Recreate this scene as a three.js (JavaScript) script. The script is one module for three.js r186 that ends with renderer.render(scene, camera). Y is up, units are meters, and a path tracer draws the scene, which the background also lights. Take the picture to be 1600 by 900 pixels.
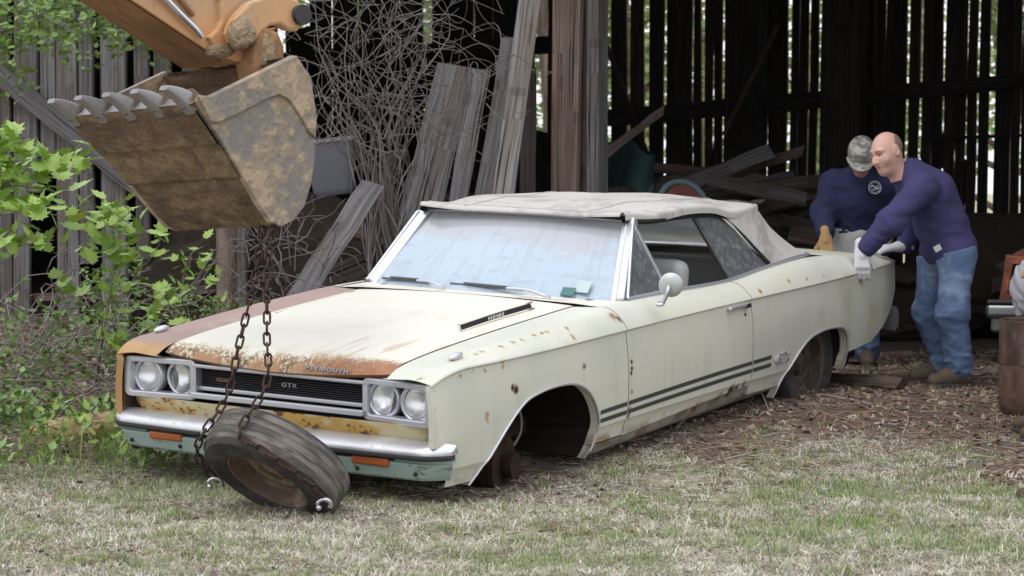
import * as THREE from 'three';
import { mergeGeometries, toCreasedNormals, mergeVertices } from 'three/addons/utils/BufferGeometryUtils.js';
import { RoundedBoxGeometry } from 'three/addons/geometries/RoundedBoxGeometry.js';
import { TextGeometry } from 'three/addons/geometries/TextGeometry.js';
import { FontLoader } from 'three/addons/loaders/FontLoader.js';

// ---------------------------------------------------------------- camera, sky, sun, exposure
const scene = new THREE.Scene();
const PITCH = 2.5 * Math.PI / 180, EYE = 1.45, FOCAL = 4013.44;     // focal length in pixels of a 1600 x 900 picture
const camera = new THREE.PerspectiveCamera(12.795, 16 / 9, 0.1, 2000);
camera.position.set(0, EYE, 0);
camera.rotation.x = -PITCH;
camera.focus = 12.2; camera.userData.fStop = 5.6; 
const SUN = new THREE.Vector3(-0.30, 0.86, 0.42).normalize();
{
  const W = 256, H = 128, d = new Float32Array(W * H * 4);
  for (let j = 0; j < H; j++) for (let i = 0; i < W; i++) {
    const el = ((j + .5) / H - .5) * Math.PI, s = Math.max(0, Math.sin(el)), az = (i + .5) / W * Math.PI * 2;
    const c = 1 + .05 * Math.sin(az * 3 + 9 * s) * Math.cos(az * 2 + 5 * s);
    const L = (0.98 + 0.52 * s) * c;
    d.set([L * (0.965 - .03 * s), L * (0.985), L * (1.03 + .05 * s), 1], (j * W + i) * 4);
  }
  const t = new THREE.DataTexture(d, W, H, THREE.RGBAFormat, THREE.FloatType);
  t.mapping = THREE.EquirectangularReflectionMapping; t.magFilter = t.minFilter = THREE.LinearFilter; t.needsUpdate = true;
  scene.background = t; scene.environment = t; scene.environmentIntensity = 1;
}
const sun = new THREE.DirectionalLight(new THREE.Color(1, .975, .94), 0.9);
sun.position.copy(SUN).multiplyScalar(30).add(new THREE.Vector3(0, 0, -13)); sun.target.position.set(0, 0, -13);
sun.castShadow = true; sun.shadow.radius = 40; sun.shadow.mapSize.set(2048, 2048);
Object.assign(sun.shadow.camera, { left: -12, right: 12, top: 12, bottom: -12, near: 1, far: 70 });
scene.add(sun, sun.target);
const renderer = new THREE.WebGLRenderer({ antialias: true });
renderer.toneMapping = THREE.LinearToneMapping; renderer.toneMappingExposure = 1.2;
renderer.shadowMap.enabled = true;

// ---------------------------------------------------------------- small tools
let seed = 7;
const rnd = () => { seed = (seed + 0x6D2B79F5) | 0; let t = Math.imul(seed ^ (seed >>> 15), 1 | seed); t = (t + Math.imul(t ^ (t >>> 7), 61 | t)) ^ t; return ((t ^ (t >>> 14)) >>> 0) / 4294967296; };
const rr = (a, b) => a + (b - a) * rnd();
const clamp = (x, a = 0, b = 1) => Math.min(b, Math.max(a, x));
const sm = (a, b, x) => { const t = clamp((x - a) / (b - a)); return t * t * (3 - 2 * t); };
const mix = (a, b, t) => a + (b - a) * t;
const mix3 = (a, b, t) => [mix(a[0], b[0], t), mix(a[1], b[1], t), mix(a[2], b[2], t)];
const V = (x, y, z) => new THREE.Vector3(x, y, z);
const h2 = (x, y) => { let n = Math.imul(x, 374761393) + Math.imul(y, 668265263) | 0; n = Math.imul(n ^ (n >>> 13), 1274126177); return ((n ^ (n >>> 16)) >>> 0) / 4294967296; };
function vn(x, y) {                                                 // value noise, 0..1
  const i = Math.floor(x), j = Math.floor(y); let u = x - i, v = y - j; u = u * u * (3 - 2 * u); v = v * v * (3 - 2 * v);
  return mix(mix(h2(i, j), h2(i + 1, j), u), mix(h2(i, j + 1), h2(i + 1, j + 1), u), v);
}
function fbm(x, y, o = 4) { let s = 0, a = .5, n = 0; for (let k = 0; k < o; k++) { s += a * vn(x, y); n += a; a *= .5; x = x * 2.03 + 17.3; y = y * 2.03 + 5.1; } return s / n; }
function curve(tab) {                                               // smooth curve through a table of [x, value], x ascending
  return x => {
    const n = tab.length; if (x <= tab[0][0]) return tab[0][1]; if (x >= tab[n - 1][0]) return tab[n - 1][1];
    let i = 0; while (x > tab[i + 1][0]) i++;
    const [x0, y0] = tab[i], [x1, y1] = tab[i + 1], h = x1 - x0, t = (x - x0) / h;
    const sl = k => k <= 0 || k >= n - 1 ? 0.5 * ((tab[Math.min(n - 1, k + 1)][1] - tab[Math.max(0, k - 1)][1]) / (tab[Math.min(n - 1, k + 1)][0] - tab[Math.max(0, k - 1)][0])) : (tab[k + 1][1] - tab[k - 1][1]) / (tab[k + 1][0] - tab[k - 1][0]);
    const m0 = sl(i) * h, m1 = sl(i + 1) * h, t2 = t * t, t3 = t2 * t;
    return (2 * t3 - 3 * t2 + 1) * y0 + (t3 - 2 * t2 + t) * m0 + (-2 * t3 + 3 * t2) * y1 + (t3 - t2) * m1;
  };
}
const toWorld = (x, y, z) => V(x, EYE + y * Math.cos(PITCH) + z * Math.sin(PITCH), -y * Math.sin(PITCH) + z * Math.cos(PITCH));
const at = (px, py, depth) => toWorld((px - 800) / FOCAL * depth, -(py - 450) / FOCAL * depth, -depth);   // a real point at a measured distance
function ground(x, z) {
  const s = sm(-11.2, -14.8, z);
  let y = .215 * s + (fbm(x * .7 + 3, z * .7, 3) - .5) * .07 + (fbm(x * 4 + 9, z * 4, 2) - .5) * .022;
  y += .20 * sm(-2.0, -3.8, x) * sm(-12.5, -15.5, z);
  if (z < -27) y -= 9 * sm(-27, -120, z);
  return y;
}
function onGround(px, py) {                                          // the ground point seen at a pixel
  const d = at(px, py, 1).sub(camera.position); let t = 5;
  for (let k = 0; k < 4000; k++) { const p = camera.position.clone().addScaledVector(d, t); if (p.y < ground(p.x, p.z)) return p; t += .01; }
  return camera.position.clone().addScaledVector(d, t);
}
const used = {};
function numbered(n) { used[n] = (used[n] ?? -1) + 1; return used[n] ? `${n}_${String(used[n]).padStart(3, '0')}` : n; }
function mesh(name, g, m, parent) { const o = new THREE.Mesh(Array.isArray(g) ? mergeGeometries(g.map(a => clean(a)), false) : g, m); o.name = name; o.castShadow = o.receiveShadow = true; if (parent) parent.add(o); return o; }
function clean(g) { g = g.index ? g.toNonIndexed() : g.clone(); for (const k of Object.keys(g.attributes)) if (!['position', 'normal', 'uv'].includes(k)) g.deleteAttribute(k); if (!g.attributes.uv) g.setAttribute('uv', new THREE.BufferAttribute(new Float32Array(g.attributes.position.count * 2), 2)); if (!g.attributes.normal) g.computeVertexNormals(); g.morphAttributes = {}; return g; }
function thing(name, label, category, pos, group) { const o = new THREE.Group(); o.name = numbered(name); if (pos) o.position.copy(pos); o.userData = { label, category }; if (group) o.userData.group = group; scene.add(o); return o; }
function single(name, g, m, label, category, group) { const o = mesh(numbered(name), g, m, scene); o.userData = { label, category }; if (group) o.userData.group = group; return o; }
function setting(name, g, m) { const o = mesh(name, g, m, scene); o.userData = { kind: 'structure' }; return o; }
// colour texture from a function of (u, v) giving linear rgb (and a height for the relief)
const lin2s = c => c <= .0031308 ? c * 12.92 : 1.055 * Math.pow(c, 1 / 2.4) - .055;
function texture(W, H, fn, wrap = true) {
  const d = new Uint8Array(W * H * 4), b = new Uint8Array(W * H * 4), r = new Uint8Array(W * H * 4);
  for (let j = 0; j < H; j++) for (let i = 0; i < W; i++) {
    const c = fn((i + .5) / W, (j + .5) / H), k = (j * W + i) * 4;
    for (let q = 0; q < 3; q++) { d[k + q] = clamp(lin2s(clamp(c[q]))) * 255; b[k + q] = clamp(c[3] ?? .5) * 255; r[k + q] = clamp(c[4] ?? .7) * 255; }
    d[k + 3] = b[k + 3] = r[k + 3] = 255;
  }
  const mk = (a, s) => { const t = new THREE.DataTexture(a, W, H); t.magFilter = THREE.LinearFilter; t.minFilter = THREE.LinearFilter; if (wrap) t.wrapS = t.wrapT = THREE.RepeatWrapping; if (s) t.colorSpace = THREE.SRGBColorSpace; t.needsUpdate = true; return t; };
  return { map: mk(d, true), bump: mk(b), rough: mk(r) };
}
function material(o) {
  const m = new THREE.MeshPhysicalMaterial({ side: THREE.DoubleSide, roughness: o.r ?? .8, metalness: o.m ?? 0 });
  if (o.c) m.color.setRGB(...o.c);
  if (o.t) { m.map = o.t.map; if (o.b) { m.bumpMap = o.t.bump; m.bumpScale = o.b; } if (o.rm) { m.roughnessMap = o.t.rough; m.roughness = 1; } }
  if (o.coat) { m.clearcoat = o.coat; m.clearcoatRoughness = o.cr ?? .25; }
  if (o.tr) { m.transmission = o.tr; m.thickness = 0; }
  if (o.vc) m.vertexColors = true;
  if (o.sheen) { m.sheen = o.sheen; m.sheenRoughness = .8; }
  return m;
}
// surface from a function of (u, v), nu x nv cells
function surf(fn, nu, nv, uvf) {
  const p = [], t = [], ix = [];
  for (let j = 0; j <= nv; j++) for (let i = 0; i <= nu; i++) { const q = fn(i / nu, j / nv); p.push(q.x, q.y, q.z); const w = uvf ? uvf(q, i / nu, j / nv) : [i / nu, j / nv]; t.push(w[0], w[1]); }
  for (let j = 0; j < nv; j++) for (let i = 0; i < nu; i++) { const a = j * (nu + 1) + i, b = a + 1, c = a + nu + 1, d = c + 1; ix.push(a, b, d, a, d, c); }
  const g = new THREE.BufferGeometry(); g.setAttribute('position', new THREE.Float32BufferAttribute(p, 3)); g.setAttribute('uv', new THREE.Float32BufferAttribute(t, 2)); g.setIndex(ix); g.computeVertexNormals(); return g;
}
function tris(list, uvf) {                                           // list of [V, V, V]
  const p = [], t = []; for (const T of list) for (const q of T) { p.push(q.x, q.y, q.z); const w = uvf ? uvf(q) : [q.x, q.y]; t.push(w[0], w[1]); }
  const g = new THREE.BufferGeometry(); g.setAttribute('position', new THREE.Float32BufferAttribute(p, 3)); g.setAttribute('uv', new THREE.Float32BufferAttribute(t, 2)); g.computeVertexNormals(); return g;
}
const quad = (a, b, c, d) => [[a, b, c], [a, c, d]];
const tube = (pts, r, seg = 8, n) => new THREE.TubeGeometry(new THREE.CatmullRomCurve3(pts), n ?? Math.max(2, pts.length * 3), r, seg, false);
function taperTube(pts, r0, r1, seg = 6, n) {
  const c = new THREE.CatmullRomCurve3(pts), N = n ?? Math.max(3, pts.length * 2), g = new THREE.TubeGeometry(c, N, 1, seg, false), p = g.attributes.position;
  for (let i = 0; i <= N; i++) { const q = c.getPointAt(i / N), r = mix(r0, r1, i / N); for (let k = 0; k <= seg; k++) { const a = i * (seg + 1) + k; p.setXYZ(a, q.x + (p.getX(a) - q.x) * r, q.y + (p.getY(a) - q.y) * r, q.z + (p.getZ(a) - q.z) * r); } }
  return g;
}
const box = (w, h, d, r = .006, x = 0, y = 0, z = 0) => { const g = new RoundedBoxGeometry(w, h, d, 2, Math.min(r, w / 2.1, h / 2.1, d / 2.1)); g.translate(x, y, z); return g; };
function bar(a, b, w, t, r = .004) {                                  // a box from a to b
  const L = a.distanceTo(b), g = box(w, L, t, r); const q = new THREE.Quaternion().setFromUnitVectors(V(0, 1, 0), b.clone().sub(a).normalize());
  g.applyQuaternion(q); g.translate((a.x + b.x) / 2, (a.y + b.y) / 2, (a.z + b.z) / 2); return g;
}
// loft: rings of points, closed round each ring
function loft(rings, caps = true) {
  const m = rings[0].length, p = [], t = [], ix = []; let acc = 0;
  rings.forEach((R, j) => { if (j) acc += R[0].distanceTo(rings[j - 1][0]); let per = 0; for (let i = 0; i <= m; i++) { const q = R[i % m]; if (i) per += q.distanceTo(R[i - 1]); p.push(q.x, q.y, q.z); t.push(per, acc); } });
  for (let j = 0; j < rings.length - 1; j++) for (let i = 0; i < m; i++) { const a = j * (m + 1) + i, b = a + 1, c = a + m + 1, d = c + 1; ix.push(a, b, d, a, d, c); }
  if (caps) for (const j of [0, rings.length - 1]) { const c = V(0, 0, 0); rings[j].forEach(q => c.addScaledVector(q, 1 / m)); const k = p.length / 3; p.push(c.x, c.y, c.z); t.push(.05, acc); rings[j].forEach((q, i) => { p.push(q.x, q.y, q.z); t.push(i * .02, acc + .03); }); for (let i = 0; i < m; i++) ix.push(k, k + 1 + i, k + 1 + (i + 1) % m); }
  const g = new THREE.BufferGeometry(); g.setAttribute('position', new THREE.Float32BufferAttribute(p, 3)); g.setAttribute('uv', new THREE.Float32BufferAttribute(t, 2)); g.setIndex(ix); g.computeVertexNormals(); return g;
}
// a weathered board of length L along +y, width w along x, thickness t along z: uneven edges, slightly ragged ends, cupped
function board(w, L, t, n = 5, wear = 1) {
  const rings = [], k = rr(-1, 1) * .01 * L * .4;
  for (let j = 0; j <= n; j++) {
    const f = j / n, y = f * L, b = Math.sin(f * 3.1) * k * .3;
    const l = -w / 2 + rr(-.006, .006) * wear + b, r = w / 2 + rr(-.006, .006) * wear + b, end = (j === 0 || j === n) ? rr(-.03, .03) * wear : 0, cup = rr(-.002, .004);
    rings.push([V(l, y + end, t / 2), V(r, y - end, t / 2 + cup), V(r, y - end, -t / 2 + cup), V(l, y + end, -t / 2)]);
  }
  let g = loft(rings).toNonIndexed(); const o = rnd() * 3, uv = g.attributes.uv; for (let i = 0; i < uv.count; i++) uv.setXY(i, uv.getX(i) + o, uv.getY(i) + o * .7); g.computeVertexNormals(); return g;
}
function aimBoard(g, a, b, face = V(0, 0, 1)) {                       // lay a board's +y from a to b, its face turned to `face`
  const y = b.clone().sub(a).normalize(), x = y.clone().cross(face).normalize(), z = x.clone().cross(y), m = new THREE.Matrix4().makeBasis(x, y, z).setPosition(a); g.applyMatrix4(m); return g;
}

// ---------------------------------------------------------------- materials
const woodTex = texture(512, 1024, (u, v) => {
  const x = u * 40, y = v * 3, wv = fbm(u * 6, v * 5, 3) * 3;
  const g = fbm(x * 1.6 + wv, y * 1.4, 4), f = fbm(u * 190, v * 9, 3), cr = sm(.70, .80, fbm(u * 46 + 31 + wv * .4, v * 2.4, 3));
  const knot = sm(.80, .86, vn(u * 5 + 3, v * 9)) * .5;
  let k = .55 + .55 * (g - .5) * 1.5 + (f - .5) * .55 - cr * .40 - knot * .3; const st = fbm(u * 5, v * 4 + 7, 3);
  const c = mix3([.36, .345, .335], [.33, .285, .24], sm(.45, .7, st));
  return [c[0] * k * 1.35, c[1] * k * 1.35, c[2] * k * 1.35, clamp(.55 + (g - .5) * .5 + (f - .5) * .3 - cr * .6)];
});
for (const t of [woodTex.map, woodTex.bump]) t.repeat.set(1 / .42, 1 / 1.7);
const WOOD = [[.50, .49, .505], [.38, .37, .385], [.74, .73, .75], [.44, .40, .375], [.28, .265, .26]].map(c => material({ c, t: woodTex, b: .006, r: .92 }));
const WOODBROWN = [[.50, .37, .30], [.40, .30, .25], [.56, .46, .41]].map(c => material({ c, t: woodTex, b: .006, r: .92 }));
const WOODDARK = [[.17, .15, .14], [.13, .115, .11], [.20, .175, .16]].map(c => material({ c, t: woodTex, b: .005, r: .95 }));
const barkTex = texture(256, 512, (u, v) => { const r = Math.abs(fbm(u * 12 + fbm(u * 4, v * 6) * 2, v * 4, 4) - .5) * 2, n = fbm(u * 40, v * 60, 3), k = .35 + r * .8 + (n - .5) * .4; return [.33 * k, .245 * k, .195 * k, r * .8 + n * .2]; });
const BARK = material({ t: barkTex, b: .012, r: .95 });
const TWIG = material({ c: [.19, .155, .15], r: .9 }), TWIGPALE = material({ c: [.30, .255, .235], r: .9 }), TWIGBROWN = material({ c: [.24, .16, .10], r: .9 });

const rustTex = texture(512, 512, (u, v) => { const a = fbm(u * 9, v * 9, 5), b = fbm(u * 34 + 4, v * 34, 4), c = sm(.35, .65, a * .6 + b * .4); const col = mix3([.085, .045, .032], [.27, .125, .065], c), p = sm(.66, .74, b); return [...mix3(col, [.30, .19, .14], p * .5), .3 + b * .6, .75 + .2 * b]; });
const RUST = material({ t: rustTex, b: .003, rm: 1 });
const DARKRUST = material({ t: rustTex, c: [.22, .20, .20], b: .003, rm: 1, m: .2 });
const UNDER = material({ t: rustTex, c: [.09, .092, .098], b: .003, r: .95 });

// car paint. The maps are laid out in metres of the car's own axes
const CARR = [[-0.52606077, -0.00139359, -0.85044584], [-0.10627415, 0.99226783, 0.06411207], [0.8437807, 0.12410726, -0.52214128]], CART = [0.14674819, -0.89238705, -13.67838257];
const carEye = V(11.52391602, 2.58327801, -6.96003402);
function carRay(px, py) { const a = (px - 800) / FOCAL, b = -(py - 450) / FOCAL, R = CARR; return V(R[0][0] * a + R[1][0] * b - R[2][0], R[0][1] * a + R[1][1] * b - R[2][1], R[0][2] * a + R[1][2] * b - R[2][2]); }
const carOn = (axis, value, px, py) => { const r = carRay(px, py), s = (value - carEye[axis]) / r[axis]; return carEye.clone().addScaledVector(r, s); };   // measured point of the car on one of its planes
const CREAM = [.645, .635, .53];
const SX0 = -2.75, SXW = 5.30, SY0 = .20, SYH = 1.10;
const sideSpots = [[805, 609, .017, 2], [800, 606, .012, 2], [911, 572, .012, 2], [763, 580, .010, 1], [730, 588, .008, 1], [788, 566, .012, 1], [789, 573, .010, 1], [680, 580, .014, 1], [697, 573, .013, 1], [674, 594, .016, 1], [676, 612, .012, 1], [676, 645, .012, 1], [720, 707, .015, 3],
  [762, 648, .012, 1], [761, 655, .010, 1], [763, 660, .008, 1], [806, 540, .013, 1], [770, 549, .012, 1], [780, 545, .015, 1], [741, 553, .010, 1], [869, 519, .011, 1], [876, 517, .012, 1], [903, 513, .012, 1], [900, 526, .014, 1], [858, 521, .014, 1], [975, 494, .022, 1], [979, 500, .014, 2],
  [987, 565, .010, 2], [987, 575, .010, 2], [986, 583, .008, 2], [987, 612, .008, 2], [985, 640, .016, 2], [984, 648, .014, 2], [980, 668, .010, 1], [1150, 612, .03, 2], [1158, 608, .02, 2], [1168, 602, .02, 2], [1135, 622, .03, 1], [1100, 640, .03, 1], [1195, 455, .012, 1], [1240, 440, .009, 1], [1265, 436, .008, 1], [1290, 431, .007, 1], [838, 530, .012, 1], [825, 533, .015, 1]]
  .map(([a, b, r, k]) => { const p = carOn('z', -.95, a, b); return [p.x, p.y, r, k]; });
const rustCol = n => mix3([.14, .066, .038], [.37, .205, .105], n);
const sideTex = texture(2048, 640, (u, v) => {
  const x = SX0 + u * SXW, y = SY0 + v * SYH;
  const big = fbm(x * 1.4 + 5, y * 2.4, 4), fine = fbm(x * 26, y * 26, 3), streak = fbm(x * 22, y * 1.6 + 3, 4);
  let c = mix3(CREAM, [.555, .555, .47], sm(.35, .75, big));
  c = mix3(c, [.40, .395, .29], sm(.56, .86, streak) * .30 * sm(.86, .55, y));
  const grime = sm(.52, .78, fbm(x * 7, y * 9, 4)) * sm(.44, .30, y); c = mix3(c, [.30, .265, .19], grime * .55);
  c = mix3(c, [.42, .40, .25], sm(.50, .80, fbm(x * 5 + 40, y * 5, 4)) * sm(-1.15, -1.6, x) * .55);     // olive mottling towards the rear quarter
  let h = .5, r = .42 + .22 * big;
  for (const [a, b, s, k] of sideSpots) {
    const dx = x - a, dy = y - b; if (Math.abs(dx) > s * 3.4 || Math.abs(dy) > s * 3.4) continue;
    const d = Math.hypot(dx, dy * 1.05) / s + (fbm(x * 60, y * 60, 3) - .5) * 1.5, w = sm(1.15, .62, d);
    if (k === 1) { c = mix3(c, [.50, .40, .20], sm(2.1, 1.0, d) * .5); c = mix3(c, rustCol(fine), w * .85); r = mix(r, .9, w); h -= w * .15; }
    else if (k === 2) { c = mix3(c, rustCol(fine), sm(1.8, 1.0, d) * .7); c = mix3(c, [.030, .020, .016], w); r = mix(r, .95, w); h -= w * .5; }
    else { const e = sm(1.05, .9, Math.hypot(dx, dy) / s); c = mix3(c, [.008, .008, .008], e); h -= e * .5; }
  }
  const speck = sm(.90, .93, vn(x * 95, y * 95)) * sm(.52, .75, fbm(x * 3 + 8, y * 3, 3)); c = mix3(c, rustCol(.6), speck * .5);
  const seam = sm(.43, .72, fbm(x * 8 + 1, y * 20, 4)) * sm(.375, .325, y); c = mix3(c, rustCol(fine), seam * .75); r = mix(r, .85, seam);
  const chalk = sm(.48, .66, fbm(x * 11 + 60, y * 8, 4)); c = mix3(c, [.60, .59, .52], chalk * .28); r += chalk * .15;
  return [...c, clamp(h + (fine - .5) * .06 + (fbm(x * 2.4 + 9, y * 3.4, 2) - .5) * .9), clamp(r)];
}, false);
const SIDE = material({ t: sideTex, b: .004, rm: 1, coat: .12, cr: .35 });
const hoodTex = texture(1024, 1024, (u, v) => {
  const x = .5 + u * 1.9, z = -.72 + v * 1.44, n = fbm(x * 16, z * 16, 4), f = fbm(x * 70, z * 70, 3), big = fbm(x * 3, z * 3, 4);
  let c = mix3([.76, .735, .625], [.72, .68, .59], big); let h = .5, r = .45;  // cream kept paler than the side paint; the overhead sky's brightness is painted in
  c = mix3(c, [.60, .50, .42], sm(.55, .85, fbm(x * 4 + 3, z * 11, 4)) * .30);
  const edge = 2.315 + .02 * (1 - z * z / .42), d = edge - x;
  const lip = sm(.155 + (n - .5) * .16 + .05 * sm(.1, -.35, z), .0, d), g2 = fbm(x * 120 + 5, z * 120, 2), pit = sm(.47, .56, f * .40 + g2 * .45 + lip * .42 - .13);
  c = mix3(c, [.60, .46, .22], lip * .7 * sm(.35, .6, g2 * .5 + n * .5)); c = mix3(c, rustCol(sm(.3, .7, n)), clamp(lip * 1.3) * pit * .95); const g3 = fbm(x * 95 + 15, z * 95 + 4, 3), pop = sm(.50, .60, g3) * clamp(lip * 1.5) * sm(-.42, -.12, z + (n - .5) * .3) * sm(1.0, .80, lip * .9 + (n - .5) * .5); c = mix3(c, [.66, .56, .36], pop * .85); h += pop * .4; h += pit * clamp(lip * 1.2) * -.45; r = mix(r, .92, lip);
  const solid = sm(-.12, -.30, z + (n - .5) * .12) * sm(.15, .05, d); c = mix3(c, mix3([.37, .175, .08], [.25, .11, .055], f), solid * .85);
  const streak = sm(.62, .75, fbm(x * 3.2 + z * 5, z * 34 - x * 4, 4)) * sm(.75, .25, d) * sm(.1, -.4, z); c = mix3(c, [.50, .30, .17], streak * .65);
  const back = sm(.54, .72, fbm(x * 12, z * 6 + 9, 4)) * sm(.80, .70, x); c = mix3(c, [.45, .27, .17], back * .7);
  return [...c, clamp(h + (f - .5) * .04), r];
}, false);
const HOOD = material({ t: hoodTex, b: .004, rm: 1, coat: .12, cr: .4 });
const primerTex = texture(512, 512, (u, v) => { const x = .5 + u * 2, n = fbm(u * 14, v * 14, 4), f = fbm(u * 60, v * 60, 3), e = sm(2.20, 2.33, x + (n - .5) * .10); const p = fbm(u * 5 + 3, v * 5, 4); let c = mix3([.30, .205, .18], [.37, .265, .23], n); c = mix3(c, [.46, .40, .33], sm(.52, .72, p * .6 + f * .4) * .55); c = mix3(c, mix3([.40, .205, .07], [.50, .32, .13], f), e * .85); return [...c, .5 + (f - .5) * .2, .75]; }, false);
const PRIMER = material({ t: primerTex, b: .002, rm: 1 });
const yellowRust = texture(512, 256, (u, v) => { const n = fbm(u * 16, v * 5, 4), f = fbm(u * 70, v * 22, 4); let c = mix3([.50, .44, .27], [.46, .28, .07], sm(.38, .66, n + (u - .5) * .25)); c = mix3(c, [.13, .055, .03], sm(.60, .70, f * .6 + n * .4)); return [...c, .5 + f * .3, .8]; });
const VALANCE = material({ t: yellowRust, b: .003, rm: 1 });
const chromeTex = texture(512, 512, (u, v) => { const n = fbm(u * 11, v * 11, 4), f = sm(.66, .76, fbm(u * 60, v * 60, 3)), k = .60 + .12 * n; return [k * (1 - f * .10), k * (1 - f * .13), k * (1.03 - f * .15), .5 - f * .1, .34 + .2 * n + f * .15]; });
const CHROME = material({ t: chromeTex, m: .75, rm: 1, b: .0006 });
const ALU = material({ t: chromeTex, c: [.95, .95, 1.0], m: .75, r: .42 });
const tealTex = texture(512, 256, (u, v) => { const n = fbm(u * 14, v * 5, 4), f = fbm(u * 50, v * 30, 3), s = sm(.58, .74, f * .5 + n * .5); return [...mix3(mix3([.30, .42, .385], [.36, .46, .43], n), [.13, .15, .13], s * .75), .5 - s * .2, .5 + .3 * s]; });
const TEAL = material({ t: tealTex, rm: 1, b: .002 });
const BLACK = material({ c: [.012, .012, .013], r: .6 }), RUBBERTRIM = material({ c: [.035, .033, .036], r: .7 }), GRILLE = material({ c: [.045, .043, .047], r: .42, m: .5 });
const AMBER = material({ c: [.36, .085, .018], r: .35, coat: .5 }), STRIPE = material({ c: [.045, .055, .048], r: .6 });
const lensTex = texture(256, 256, (u, v) => { const f = .5 + .5 * Math.cos(u * 130), n = fbm(u * 9, v * 9, 3); return [.62, .63, .64, .35 + .5 * f + (n - .5) * .2, .12 + .25 * n]; });
const LENS = material({ c: [.82, .83, .86], t: lensTex, b: .0012, r: .22, m: .55, coat: 1, cr: .05 });
const canvasTex = texture(1024, 1024, (u, v) => { const w = (Math.sin(u * 1500) * Math.sin(v * 1500)) * .03, n = fbm(u * 7, v * 7, 5), f = fbm(u * 42, v * 42, 4), s = sm(.46, .70, n * .6 + f * .4); return [...mix3([.50, .468, .44], [.31, .28, .26], s * .75).map(c => c * (1 + w)), .5 + w + (n - .5) * .6, .95]; });
const CANVAS = material({ t: canvasTex, b: .004, r: .95 });
const dustSkyTex = texture(512, 512, (u, v) => {
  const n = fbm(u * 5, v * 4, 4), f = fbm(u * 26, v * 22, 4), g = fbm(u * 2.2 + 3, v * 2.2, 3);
  const edge = .66 + (n - .5) * .5 + (f - .5) * .25 - .05 * u, top = sm(edge - .10, edge + .10, v);                       // blue-white sky reflection painted into the dust film, ragged at its upper edge
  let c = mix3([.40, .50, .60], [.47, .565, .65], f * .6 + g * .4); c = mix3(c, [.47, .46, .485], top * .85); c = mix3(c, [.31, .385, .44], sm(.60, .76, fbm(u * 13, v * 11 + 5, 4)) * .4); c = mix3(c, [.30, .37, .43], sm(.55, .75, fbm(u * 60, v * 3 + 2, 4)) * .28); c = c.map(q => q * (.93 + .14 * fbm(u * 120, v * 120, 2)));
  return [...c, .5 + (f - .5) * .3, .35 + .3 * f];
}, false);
const WINDSHIELD = material({ t: dustSkyTex, r: .34, coat: 1, cr: .05, tr: .20 });
const hazeTex = texture(256, 256, (u, v) => { const n = fbm(u * 6, v * 6, 4), f = fbm(u * 30, v * 30, 4), k = .17 + .12 * n + .13 * sm(.45, .75, f); return [k * .96, k, k * 1.03, .5, .3]; });
const HAZEGLASS = material({ t: hazeTex, r: .25, coat: .8, cr: .06, tr: .45 }), SIDEGLASS = material({ c: [.62, .64, .66], r: .22, tr: .62 });
const VINYL = material({ c: [.50, .49, .475], r: .55 }), VINYLDARK = material({ c: [.06, .06, .062], r: .7 });

const tyreTex = texture(512, 512, (u, v) => { const n = fbm(u * 20, v * 12, 4), f = fbm(u * 90, v * 60, 3), k = .062 + .075 * sm(.35, .7, n) + .04 * (f - .5); return [k * 1.08, k, k * .94, .5 + (f - .5) * .6, .85]; });
const TYRE = material({ t: tyreTex, c: [.52, .52, .54], b: .002, r: .75 }), TREAD = material({ t: tyreTex, c: [1.15, 1.08, 1.02], b: .003, r: .95 });
const wheelTex = texture(256, 256, (u, v) => { const n = fbm(u * 9, v * 9, 4), f = fbm(u * 40, v * 40, 3); return [...mix3([.27, .20, .145], [.14, .095, .068], sm(.35, .65, n)).map(c => c * (.7 + .6 * f)), f, .85]; });
const WHEEL = material({ t: wheelTex, b: .002, rm: 1 });

// digger
const steelTex = texture(512, 512, (u, v) => {
  const n = fbm(u * 4 + 2, v * 4, 4), f = fbm(u * 24, v * 24, 4), g = fbm(u * 70, v * 70, 3), s = sm(.36, .56, n * .62 + f * .38);
  let c = mix3([.185, .165, .15], [.30, .235, .165], s); c = mix3(c, [.38, .295, .20], sm(.50, .66, f * .6 + n * .4) * s); c = c.map(q => q * (.82 + .36 * g));
  return [...c, .25 + s * .35 + sm(.54, .62, f * .6 + n * .4) * s * .3 + (g - .5) * .2, mix(.5, .95, s)];
});
const BUCKETSIDE = material({ t: steelTex, b: .008, rm: 1, m: .05 });
const clayTex = texture(512, 512, (u, v) => {
  const band = fbm(u * 3, v * 16, 4), n = fbm(u * 8, v * 12, 4), g = fbm(u * 50, v * 60, 4), d = sm(.42, .70, fbm(u * 5 + 6, v * 9, 4) * .6 + fbm(u * 2.2 + 6, v * 3.4, 3) * .4);
  let c = mix3([.225, .152, .085], [.14, .092, .055], sm(.35, .65, band * .6 + n * .4)); c = mix3(c, [.085, .055, .036], d * .8); c = c.map(q => q * (.72 + .5 * g));  // browns darkened so the underside's shade is in the clay colour
  return [...c, .3 + band * .35 + g * .3, .95];
});
const CLAY = material({ t: clayTex, b: .025, r: .95 });
const dirtTex = texture(512, 512, (u, v) => { const n = fbm(u * 8, v * 8, 5), g = fbm(u * 50, v * 50, 4), k = .55 + .6 * n * g * 2; return [.36 * k, .265 * k, .165 * k, n * .6 + g * .4, .95]; });
const DIRT = material({ t: dirtTex, b: .02, r: .97 }), TOOTH = material({ c: [.44, .42, .41], t: chromeTex, b: .002, r: .5, m: .45 });
const HEAP = material({ t: dirtTex, c: [.10, .095, .10], b: .02, r: .97 });
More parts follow.
